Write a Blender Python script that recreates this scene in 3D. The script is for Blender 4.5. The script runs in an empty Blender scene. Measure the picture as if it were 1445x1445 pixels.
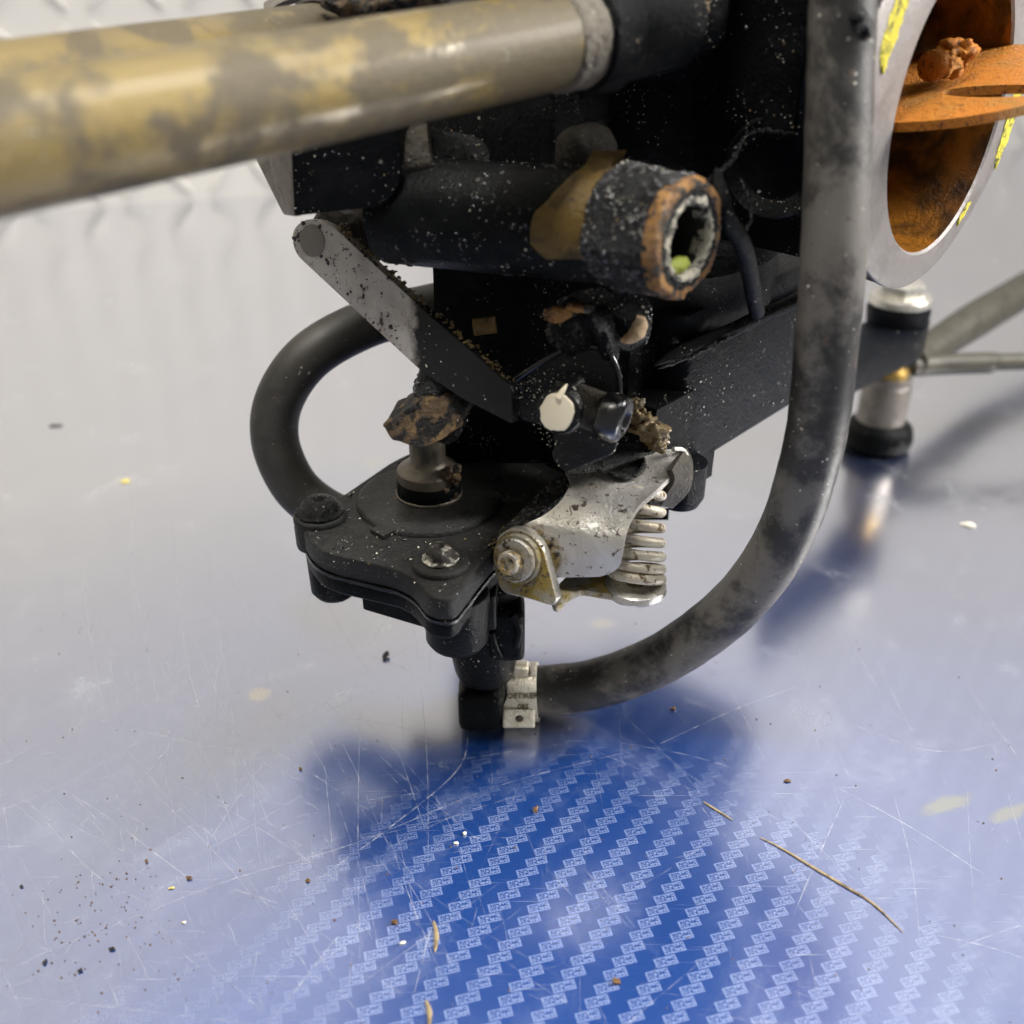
import bpy, bmesh, math, random
from mathutils import Vector, Matrix, noise
random.seed(7)
S = 0.001                      # everything below is laid out in millimetres
C = bpy.context.scene.collection
PI = math.pi
V = Vector

# ------------------------------------------------------------------ camera
H = 157.0
PITCH = math.radians(30.0)
cam_d = bpy.data.cameras.new('camera')
cam = bpy.data.objects.new('camera', cam_d); C.objects.link(cam)
cam.location = (0, 0, H*S)
cam.rotation_euler = (PI/2 - PITCH, 0, 0)
cam_d.sensor_width = 36; cam_d.lens = 36
cam_d.clip_start = 0.002; cam_d.clip_end = 50
cam_d.dof.use_dof = True
cam_d.dof.focus_distance = 0.203
cam_d.dof.aperture_fstop = 13.0
bpy.context.scene.camera = cam

# ------------------------------------------------------------------ world and lamps (indoors)
w = bpy.data.worlds.new('World'); bpy.context.scene.world = w; w.use_nodes = True
w.node_tree.nodes['Background'].inputs[0].default_value = (1.0, 0.97, 0.92, 1)
w.node_tree.nodes['Background'].inputs[1].default_value = 0.17
def area(name, loc, target, sx, sy, power, col, spread=180):
    d = bpy.data.lights.new(name, 'AREA'); d.shape = 'RECTANGLE'; d.size = sx; d.size_y = sy
    d.energy = power; d.color = col; d.spread = math.radians(spread)
    o = bpy.data.objects.new(name, d); C.objects.link(o); o.location = loc
    o.rotation_euler = (V(target) - V(loc)).to_track_quat('-Z', 'Y').to_euler()
    return o
area('ceiling_lamp_left', (-0.50, 0.05, 1.75), (-.20, .75, 1.0), 0.9, 0.9, 18.5, (1.0, 0.945, 0.78))
area('ceiling_lamp_right', (0.70, 0.15, 1.75), (.45, .85, 1.0), 0.9, 0.9, 21.5, (0.955, 0.955, 1.0))
area('bench_lamp', (0.62, 0.20, 0.42), (0.0, .2, 0.08), 0.22, 0.22, 1.6, (1.0, 0.97, 0.93), 70)
area('overhead_lamp', (-0.05, 0.06, 0.78), (0.0, .17, 0.06), 0.10, 0.08, 0.55, (1.0, 0.975, 0.94), 65)
vs = bpy.context.scene.view_settings
bpy.context.scene.display_settings.display_device = 'sRGB'
vs.view_transform = 'Standard'; vs.look = 'None'; vs.exposure = 0.0; vs.gamma = 1
bpy.context.scene.cycles.use_denoising = True
bpy.context.scene.cycles.max_bounces = 10

# ------------------------------------------------------------------ where a picture point lies in the place
F = 1445.0
def ray(u, v):
    a = (u-722.5)/F; b = -(v-722.5)/F
    return V((a, math.cos(PITCH)+b*math.sin(PITCH), -math.sin(PITCH)+b*math.cos(PITCH)))
CAM = V((0, 0, H))
def at(u, v, Y):
    d = ray(u, v); return CAM + d*(Y/d.y)
def atz(u, v, z):
    d = ray(u, v); return CAM + d*((z-H)/d.z)
def atp(u, v, P0, N):
    d = ray(u, v); return CAM + d*((P0-CAM).dot(N)/d.dot(N))
UP = V((0, 0, 1))
PHI = math.radians(42)
NTH = V((math.cos(PHI), -math.sin(PHI), 0))      # throat axis, outwards
ETH = V((math.sin(PHI), math.cos(PHI), 0))       # along the flange, away from us

# ------------------------------------------------------------------ objects
WL = {}
def props(o, label=None, cat=None, kind=None, group=None):
    if label: o['label'] = label
    if cat: o['category'] = cat
    if kind: o['kind'] = kind
    if group: o['group'] = group
    return o
def thing(name, loc, label, cat, group=None):
    o = bpy.data.objects.new(name, None); C.objects.link(o); o.empty_display_size = .01
    o.location = V(loc)*S; WL[o.name] = V(loc)
    return props(o, label, cat, None, group)
def link(name, bm, m, parent=None, smooth=40, base=None, **kw):
    bmesh.ops.recalc_face_normals(bm, faces=bm.faces[:])
    if base is not None: pass
    elif parent is None:
        xs = [v.co for v in bm.verts]
        base = V(((min(p.x for p in xs)+max(p.x for p in xs))/2, (min(p.y for p in xs)+max(p.y for p in xs))/2, min(p.z for p in xs)))
    else:
        base = WL[parent.name]
    for v in bm.verts: v.co = (v.co-base)*S
    me = bpy.data.meshes.new(name); bm.to_mesh(me); bm.free()
    if m: me.materials.append(m)
    if smooth:
        me.shade_smooth()
        me.set_sharp_from_angle(angle=math.radians(smooth))
    o = bpy.data.objects.new(name, me); C.objects.link(o)
    if parent is None: o.location = base*S
    else: o.parent = parent
    WL[o.name] = base
    return props(o, **kw)

# ------------------------------------------------------------------ shapes
def frame(ax):
    ax = ax.normalized(); h = V((0, 0, 1)) if abs(ax.z) < .9 else V((1, 0, 0))
    x = ax.cross(h).normalized(); y = x.cross(ax).normalized()
    return x, y, ax
def lathe(bm, o, ax, prof, seg=40, x=None, rf=None):
    """prof: (radius, height along ax)"""
    ax = ax.normalized()
    if x is None: x, y, _ = frame(ax)
    else: x = (x - ax*x.dot(ax)).normalized(); y = ax.cross(x)
    rings = []
    for r, h in prof:
        if r < 1e-6: rings.append([bm.verts.new(o+ax*h)])
        else: rings.append([bm.verts.new(o+ax*h+(x*math.cos(2*PI*k/seg)+y*math.sin(2*PI*k/seg))*r*(rf(2*PI*k/seg) if rf else 1)) for k in range(seg)])
    for A, B in zip(rings, rings[1:]):
        for k in range(seg):
            a = [A[k % len(A)], A[(k+1) % len(A)]] if len(A) > 1 else [A[0]]
            b = [B[(k+1) % len(B)], B[k % len(B)]] if len(B) > 1 else [B[0]]
            if len(a)+len(b) > 2: bm.faces.new(a+b)
    return bm
def smooth_path(pts, n):
    out = []
    P = [pts[0]+(pts[0]-pts[1])] + pts + [pts[-1]+(pts[-1]-pts[-2])]
    for i in range(1, len(P)-2):
        for k in range(n):
            t = k/n; a, b, c, d = P[i-1], P[i], P[i+1], P[i+2]
            out.append(.5*((2*b)+(c-a)*t+(2*a-5*b+4*c-d)*t*t+(3*b-a-3*c+d)*t**3))
    out.append(pts[-1].copy()); return out
def tube(bm, pts, r, seg=28, n=8, cap=True, hollow=0):
    """r: a number or a function of 0..1"""
    P = smooth_path(pts, n) if n else pts
    rings = []; up = None; m = len(P)-1
    for i, p in enumerate(P):
        t = (P[min(i+1, m)]-P[max(i-1, 0)]).normalized()
        if up is None: up = frame(t)[0]
        up = (up - t*up.dot(t)).normalized(); side = t.cross(up)
        rr = r(i/m) if callable(r) else r
        rings.append([bm.verts.new(p+(up*math.cos(2*PI*k/seg)+side*math.sin(2*PI*k/seg))*rr) for k in range(seg)])
    for A, B in zip(rings, rings[1:]):
        for k in range(seg): bm.faces.new((A[k], A[(k+1) % seg], B[(k+1) % seg], B[k]))
    if cap: bm.faces.new(rings[0][::-1]); bm.faces.new(rings[-1])
    return bm
def rpoly(pts, rad, n=5):
    """round the corners of a closed 2-D outline; rad: number or list"""
    out = []; m = len(pts)
    for i in range(m):
        p = V(pts[i]).to_2d(); a = V(pts[i-1]).to_2d(); b = V(pts[(i+1) % m]).to_2d()
        r = rad[i] if isinstance(rad, (list, tuple)) else rad
        da, db = (a-p), (b-p)
        r = min(r, da.length*.49, db.length*.49)
        if r < .01: out.append(p); continue
        s, e = p+da.normalized()*r, p+db.normalized()*r
        for k in range(n+1):
            t = k/n; out.append(s*(1-t)**2+p*2*t*(1-t)+e*t*t)
    return out
def bevel(bm, w, seg=2, ang=30):
    ed = [e for e in bm.edges if len(e.link_faces) == 2 and e.calc_face_angle(0) > math.radians(ang)]
    bmesh.ops.bevel(bm, geom=ed, offset=w, segments=seg, affect='EDGES', profile=.6, clamp_overlap=True)
def prism(bm, pts, ext, bev=0, seg=2):
    vs_ = [bm.verts.new(p) for p in pts]; f = bm.faces.new(vs_)
    vt = [bm.verts.new(p+ext) for p in pts]; m = len(pts)
    bm.faces.new(vt[::-1])
    for i in range(m): bm.faces.new((vs_[i], vt[i], vt[(i+1) % m], vs_[(i+1) % m]))
    bmesh.ops.recalc_face_normals(bm, faces=bm.faces[:])
    if bev: bevel(bm, bev, seg, 40)
    return bm
def box(bm, c, ax, hs, bev=0, seg=2):
    x, y, z = ax
    q = [c+x*(sx*hs[0])+y*(sy*hs[1])-z*hs[2] for sx, sy in ((-1, -1), (1, -1), (1, 1), (-1, 1))]
    return prism(bm, q, z*(2*hs[2]), bev, seg)
def add(bm, other):
    me = bpy.data.meshes.new('t'); other.to_mesh(me); other.free(); bm.from_mesh(me); bpy.data.meshes.remove(me)
def blob(bm, c, ax, hs, amp=.2, sc=.3, sub=3, seed=0):
    """a lumpy ellipsoid"""
    b = bmesh.new(); bmesh.ops.create_icosphere(b, subdivisions=sub, radius=1)
    x, y, z = ax
    for v in b.verts:
        p = v.co.copy(); q = x*(p.x*hs[0])+y*(p.y*hs[1])+z*(p.z*hs[2])
        k = 1+amp*noise.fractal(q*sc+V((seed*7.3, seed, 0)), .8, 2, 3)
        v.co = c+q*k
    add(bm, b); return bm
def rough(bm, amp, sc, seed=0, sub=0):
    if sub: bmesh.ops.subdivide_edges(bm, edges=bm.edges[:], cuts=sub, use_grid_fill=True)
    bm.normal_update()
    mv = [(v, v.normal*(amp*noise.fractal(v.co*sc+V((seed, seed*3, 0)), .8, 2, 3))) for v in bm.verts]
    for v, d in mv: v.co += d
    return bm
def sheet(rows, cols=10, n=5, thick=1.2):
    """rows of (left point, right point) lofted smoothly, thickened"""
    Ls = smooth_path([r[0] for r in rows], n); Rs = smooth_path([r[1] for r in rows], n)
    bm = bmesh.new(); g = [[bm.verts.new(l.lerp(r, k/cols)) for k in range(cols+1)] for l, r in zip(Ls, Rs)]
    for A, B in zip(g, g[1:]):
        for k in range(cols): bm.faces.new((A[k], B[k], B[k+1], A[k+1]))
    bmesh.ops.recalc_face_normals(bm, faces=bm.faces[:])
    bmesh.ops.solidify(bm, geom=bm.faces[:], thickness=thick)
    return bm
SX, SY, SZ = V((1, 0, 0)), V((0, 1, 0)), V((0, 0, 1))
AXC = (NTH, ETH, SZ)
def axes(n, up=SZ):
    """plate axes: x across, y up, z = n"""
    n = n.normalized(); x = up.cross(n).normalized(); return x, n.cross(x).normalized(), n

# ------------------------------------------------------------------ materials
class NT:
    def __init__(s, name):
        s.m = bpy.data.materials.new(name); s.m.use_nodes = True; s.t = s.m.node_tree
        s.b = s.t.nodes['Principled BSDF']
        tc = s.t.nodes.new('ShaderNodeTexCoord'); mp = s.t.nodes.new('ShaderNodeMapping')
        mp.inputs['Scale'].default_value = (1000,)*3
        s.t.links.new(tc.outputs['Object'], mp.inputs[0]); s.co = mp.outputs[0]
    def n(s, typ, **kw):
        q = s.t.nodes.new(typ)
        for k, v in kw.items(): setattr(q, k, v)
        return q
    def put(s, sock, v):
        if isinstance(v, bpy.types.NodeSocket): s.t.links.new(v, sock)
        elif v is not None:
            if sock.type == 'RGBA' and len(v) == 3: v = (*v, 1)
            sock.default_value = v
    def noise(s, scale, detail=4, rough=.55, dist=0, co=None, out=0):
        q = s.n('ShaderNodeTexNoise'); q.inputs['Scale'].default_value = scale; q.inputs['Detail'].default_value = detail
        q.inputs['Roughness'].default_value = rough; q.inputs['Distortion'].default_value = dist
        s.t.links.new(co or s.co, q.inputs['Vector']); return q.outputs[out]
    def math(s, op, a, b=None, c=None, clamp=False):
        q = s.n('ShaderNodeMath', operation=op, use_clamp=clamp)
        s.put(q.inputs[0], a); s.put(q.inputs[1], b); s.put(q.inputs[2], c); return q.outputs[0]
    def ramp(s, v, lo, hi, a=0., b=1.):
        q = s.n('ShaderNodeMapRange', interpolation_type='SMOOTHSTEP')
        s.put(q.inputs[0], v); q.inputs[1].default_value = lo; q.inputs[2].default_value = hi
        q.inputs[3].default_value = a; q.inputs[4].default_value = b; return q.outputs[0]
    def mix(s, f, a, b):
        q = s.n('ShaderNodeMix', data_type='RGBA')
        s.put(q.inputs[0], f); s.put(q.inputs[6], a); s.put(q.inputs[7], b); return q.outputs[2]
    def mixf(s, f, a, b):
        q = s.n('ShaderNodeMix', data_type='FLOAT')
        s.put(q.inputs[0], f); s.put(q.inputs[2], a); s.put(q.inputs[3], b); return q.outputs[0]
    def voro(s, scale, rnd=1, co=None):
        q = s.n('ShaderNodeTexVoronoi'); q.inputs['Scale'].default_value = scale
        q.inputs['Randomness'].default_value = rnd
        s.t.links.new(co or s.co, q.inputs['Vector']); return q.outputs['Distance'], q.outputs['Color']
    def mapped(s, scale=(1, 1, 1), rot=(0, 0, 0), co=None):
        q = s.n('ShaderNodeMapping'); q.inputs['Scale'].default_value = scale; q.inputs['Rotation'].default_value = rot
        s.t.links.new(co or s.co, q.inputs[0]); return q.outputs[0]
    def bump(s, h, strength=.3, dist=.0003, nrm=None):
        q = s.n('ShaderNodeBump'); q.inputs['Strength'].default_value = strength; q.inputs['Distance'].default_value = dist
        s.put(q.inputs['Height'], h)
        if nrm: s.t.links.new(nrm, q.inputs['Normal'])
        return q.outputs[0]
    def sep(s, c):
        q = s.n('ShaderNodeSeparateColor'); s.t.links.new(c, q.inputs[0]); return q.outputs
    def set(s, **kw):
        nm = dict(col='Base Color', rough='Roughness', metal='Metallic', nrm='Normal', spec='Specular IOR Level', coat='Coat Weight',
                  coatr='Coat Roughness', ior='IOR', alpha='Alpha', sheen='Sheen Weight')
        for k, v in kw.items(): s.put(s.b.inputs[nm[k]], v)
        return s.m
def specks(T, col, size, dens, c, seed=0., clump=True):
    """small pale flecks of corrosion"""
    co = T.mapped((1, 1, 1), (.3+seed, .7+seed, .2)); 
    d, cc = T.voro(1/size, 1, co)
    gate = T.math('GREATER_THAN', T.sep(cc)[0], 1-dens)
    if clump:
        g2 = T.ramp(T.noise(.11, 4, .6), .47, .63); gate = T.math('MULTIPLY', gate, g2)
    dd = T.math('ADD', d, T.math('MULTIPLY', T.math('SUBTRACT', T.noise(2.2/size, 3, .7), .5), .75))
    f = T.math('MULTIPLY', T.math('LESS_THAN', dd, T.math('MULTIPLY', T.sep(cc)[1], .34)), gate)
    return T.mix(f, c, col), f
def dirty(name, col, rough=.4, metal=0, col2=None, s2=.12, thr2=(.45, .7), col3=None, s3=.25, thr3=(.58, .64), rough3=None,
          speck=None, bump=.35, bs=1.2, coat=0, fine=.0, spec=.5, dust=None, stain=None):
    T = NT(name); c = col; r = rough; M = metal
    if col2: c = T.mix(T.ramp(T.noise(s2, 5, .6, .4), *thr2), c, col2)
    r = T.math('ADD', rough-.1, T.math('MULTIPLY', T.noise(.5, 5, .7), .22))
    if col3:
        f3 = T.ramp(T.noise(s3, 6, .65, .6), *thr3)
        c = T.mix(f3, c, col3)
        if rough3 is not None: r = T.mixf(f3, r, rough3)
        if metal: M = T.mixf(f3, metal, .0)
    if dust:
        g = T.n('ShaderNodeNewGeometry'); sx = T.n('ShaderNodeSeparateXYZ'); T.t.links.new(g.outputs['Normal'], sx.inputs[0])
        f = T.math('MULTIPLY', T.ramp(sx.outputs[2], .2, 1, 0, dust[1]), T.ramp(T.noise(.6, 6, .7), .3, .7))
        c = T.mix(f, c, dust[0])
    if speck:
        for i, (sc, ss, sd) in enumerate(speck): c, f = specks(T, sc, ss, sd, c, i*.9)
    if stain:
        sc_, sr, scol = stain
        m_ = T.n('ShaderNodeMapping'); m_.inputs['Location'].default_value = -sc_; T.t.links.new(T.co, m_.inputs[0])
        ln = T.n('ShaderNodeVectorMath', operation='LENGTH'); T.t.links.new(m_.outputs[0], ln.inputs[0])
        f = T.ramp(T.math('ADD', ln.outputs['Value'], T.math('MULTIPLY', T.math('SUBTRACT', T.noise(.5, 6, .7), .5), 8)), sr*.7, sr, 1, 0)
        c = T.mix(f, c, T.mix(T.ramp(T.noise(.9, 4), .45, .6), scol, (.03, .022, .012))); M = T.math('MULTIPLY', M, T.math('SUBTRACT', 1, f))
    h = T.math('ADD', T.noise(bs, 8, .72), T.math('MULTIPLY', T.noise(bs*.25, 4, .6), 1.2))
    return T.set(col=c, rough=r, metal=M, nrm=T.bump(h, bump, .0007), coat=coat, coatr=.15, spec=spec)

PALE = (.55, .52, .44); BROWN = (.14, .085, .035)
SP = [(PALE, 1.1, .10), (PALE, .5, .14), ((.30, .22, .12), .8, .06), ((.8, .78, .7), .33, .10)]
M = {}
M['black'] = dirty('worn black paint', (.0028, .0033, .0037), .34, col2=(.007, .0075, .0085), col3=(.035, .027, .018), s3=.4, thr3=(.66, .74), speck=SP, bump=.6, spec=.09, dust=((.02, .018, .016), .2))
M['black_smooth'] = dirty('black paint', (.0028, .0034, .0037), .33, speck=[(PALE, .8, .05), (PALE, .4, .07)], bump=.35, col2=(.006, .0066, .0075), spec=.08)
M['black_gloss'] = dirty('wet black steel', (.005, .0055, .006), .17, col2=(.014, .0145, .016), s2=.3, speck=[(PALE, .9, .10), (PALE, .42, .16)], bump=.4, coat=.15, spec=.4)
M['black_navy'] = dirty('dark navy paint', (.003, .004, .0065), .30, speck=[(PALE, .9, .08), (PALE, .5, .08)], bump=.5, spec=.08, col2=(.006, .006, .007))
M['cast'] = dirty('lumpy black casting', (.0035, .0038, .0042), .26, col3=(.16, .115, .065), s3=.45, thr3=(.66, .74), rough3=.7, speck=[(PALE, 1.2, .14), (PALE, .5, .2), ((.4, .3, .18), .8, .1)], bump=1.2, bs=1.1, spec=.35)
M['pump'] = dirty('dusty black plastic', (.010, .0105, .011), .44, col2=(.022, .022, .021), s2=.08, speck=[(PALE, .7, .06), (PALE, .4, .08), ((.25, .16, .07), .9, .05)], bump=.5, dust=((.04, .038, .034), .35), spec=.25)
M['bronze_paint'] = dirty('bare bronze primer', (.21, .13, .03), .42, col2=(.085, .055, .02), s2=.2, col3=(.012, .011, .010), s3=.55, thr3=(.6, .68), bump=.4, bs=1)
M['polished'] = dirty('polished oily black', (.008, .008, .009), .16, bump=.15, coat=.6, spec=.8)
M['pipe'] = None
M['gritty'] = dirty('gritty dull metal', (.17, .15, .12), .42, .35, col2=(.06, .05, .04), s2=.35, speck=[((.6, .57, .5), .8, .2), ((.6, .57, .5), .45, .2)], bump=1., bs=1.1)
M['gritty_dark'] = dirty('gritty brown metal', (.05, .042, .03), .45, .2, col2=(.02, .017, .013), s2=.35, speck=[((.5, .42, .3), .8, .2), ((.6, .57, .5), .45, .2)], bump=1., bs=1.1)
M['grey_steel'] = dirty('dull grey steel', (.22, .20, .18), .38, .55, col2=(.15, .135, .12), s2=.15, col3=(.035, .026, .018), s3=.5, thr3=(.6, .68), rough3=.7, bump=.25)
M['chrome'] = dirty('pitted bright steel', (.70, .67, .62), .34, .75, col2=(.52, .49, .44), s2=.1, col3=(.06, .042, .03), s3=.6, thr3=(.57, .63), rough3=.7, bump=.3, stain=(at(738, 796, 165)-V((20, 215, 0)), 8.5, (.26, .18, .05)))
M['dirty_steel'] = dirty('steel under yellow grime', (.34, .31, .25), .38, .6, col2=(.30, .22, .06), s2=.2, thr2=(.42, .6), col3=(.03, .022, .012), s3=.4, thr3=(.57, .66), rough3=.6, bump=.6)
M['grimy_washer'] = dirty('grimy washer', (.55, .53, .48), .3, .7, col2=(.25, .18, .06), s2=.3, col3=(.02, .015, .01), s3=.35, thr3=(.52, .60), rough3=.5, bump=.4)
M['dirty_screw'] = dirty('grimy screw', (.55, .52, .46), .25, .8, col3=(.015, .012, .009), s3=.28, thr3=(.47, .55), rough3=.5, bump=.5)
M['bright_edge'] = dirty('bright steel', (.68, .66, .60), .28, .85, col3=(.20, .14, .04), s3=.5, thr3=(.58, .70), rough3=.6, bump=.2)
M['spring'] = dirty('pale spring wire', (.54, .50, .41), .38, .3, col2=(.36, .31, .23), col3=(.10, .06, .02), s3=.6, thr3=(.55, .62), rough3=.7, bump=.3)
M['rust'] = dirty('crusted rust', (.085, .052, .024), .55, col2=(.20, .125, .05), s2=.3, col3=(.008, .0075, .007), s3=.25, thr3=(.44, .53), rough3=.3, speck=[(PALE, .7, .1)], bump=1.2, bs=1.)
M['gunk'] = dirty('yellow grime', (.17, .11, .03), .45, col2=(.05, .032, .012), s2=.6, speck=[((.6, .5, .25), .7, .2)], bump=1.2, bs=1.2, coat=.4)
M['shaft'] = dirty('worn dark brass', (.115, .098, .074), .38, .4, col2=(.03, .026, .022), s2=.15, bump=.2)
M['machined'] = dirty('machined grey alloy', (.20, .182, .172), .48, .25, col2=(.15, .135, .125), s2=.15, col3=(.30, .26, .03), s3=.3, thr3=(.80, .84), bump=.2, bs=1.5)
M['varnish'] = dirty('fuel varnish', (.30, .115, .008), .34, col2=(.045, .020, .004), s2=.07, thr2=(.4, .6), bump=.5, coat=.3)
M['choke'] = dirty('varnished copper plate', (.46, .150, .003), .46, .1, col2=(.33, .15, .016), s2=.09, col3=(.10, .03, .006), s3=1.0, thr3=(.55, .66), bump=1., bs=1.5, spec=.3)
M['yellow'] = dirty('yellow residue', (.60, .52, .02), .6, col2=(.16, .15, .02), s2=.5, thr2=(.5, .6), bump=.9)
M['rim_rust'] = dirty('rust at the worn edge', (.32, .155, .035), .45, col2=(.10, .036, .010), s2=.4, col3=(.008, .008, .008), s3=.28, thr3=(.50, .57), speck=[((.6, .5, .35), .7, .12)], bump=1.2)
M['scale'] = dirty('white scale', (.45, .42, .33), .75, col2=(.2, .19, .16), s2=.6, col3=(.01, .01, .01), s3=.5, thr3=(.5, .58), bump=1.)
M['lime'] = dirty('green scale', (.25, .29, .03), .5, bump=.6)
M['white_paint'] = dirty('cream paint mark', (.78, .70, .53), .5, bump=.15)
M['zinc'] = dirty('zinc band', (.74, .70, .60), .36, .65, col2=(.50, .43, .29), s2=.35, col3=(.2, .15, .07), s3=.5, thr3=(.60, .70), bump=.5)
M['zinc_shade'] = dirty('zinc with relief shade', (.16, .13, .07), .45, .6, bump=.1)  # darker zinc: shade of the stamped relief put into the letters' colour
M['rod'] = dirty('dull zinc rod', (.062, .057, .042), .5, .2, col2=(.035, .030, .022), s2=.2, bump=.15)
M['bare_end'] = dirty('dull bare brown metal', (.16, .135, .10), .5, .2, col2=(.08, .06, .045), s2=.3, bump=.5)
M['dark_bore'] = dirty('dark bore', (.002, .002, .002), .6, bump=.1)
M['gold'] = dirty('brass', (.50, .33, .10), .32, .9, bump=.1)
M['tan'] = dirty('bare tan edge', (.50, .36, .22), .55, col2=(.30, .18, .07), s2=.5, bump=.6)

def hose_mat(name, a, b, thr):
    T = NT(name)
    big = T.noise(.05, 9, .68, .15); c = T.mix(T.ramp(big, *thr), a, b)
    c = T.mix(T.ramp(T.noise(.3, 6, .7, .8), .60, .68), c, (.060, .045, .035))
    c = T.mix(T.ramp(T.noise(.22, 5, .7, .6, T.mapped((1, 1, .6), (0, 1, 2))), .64, .70), c, (.045, .028, .02))
    c, _ = specks(T, PALE, .9, .09, c); c, _ = specks(T, PALE, .5, .05, c, .8)
    return T.set(col=c, rough=T.math('ADD', .38, T.math('MULTIPLY', T.noise(.3, 5), .25)), nrm=T.bump(T.noise(1.3, 6, .7), .25, .0003))
M['hose'] = hose_mat('weathered black rubber', (.012, .0115, .011), (.10, .092, .083), (.43, .57))
M['hose_dark'] = hose_mat('dark rubber', (.020, .019, .017), (.034, .031, .027), (.45, .6))
def pipe_mat():
    T = NT('gold painted pipe')
    gold = T.mix(T.ramp(T.noise(.05, 4), .4, .65), (.175, .122, .028), (.135, .098, .032))
    dirt = T.mix(T.noise(1.2, 4, .7), (.042, .032, .015), (.118, .091, .047))
    sx = T.n('ShaderNodeSeparateXYZ'); T.t.links.new(T.co, sx.inputs[0])
    along = T.ramp(sx.outputs[0], -50, 35, -.085, .12)      # more bare metal towards the carburettor end
    f = T.ramp(T.math('ADD', T.noise(.085, 9, .68, .3), along), .475, .585)
    c = T.mix(f, gold, dirt)
    c = T.mix(T.ramp(T.noise(.13, 6, .6, .4, T.mapped((1, 1, 1), (1, 2, 0))), .64, .70), c, (.055, .04, .025))
    c = T.mix(T.ramp(T.noise(.9, 6, .75), .60, .72, 0, .6), c, (.05, .038, .025)); c, _ = specks(T, (.45, .42, .35), .5, .12, c)
    return T.set(col=c, rough=T.mixf(f, .30, .50), metal=T.mixf(f, .25, .15), nrm=T.bump(T.noise(1.1, 8, .75), .5, .0004), coat=T.mixf(f, .55, .05), coatr=.22)
M['pipe'] = pipe_mat()

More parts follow.
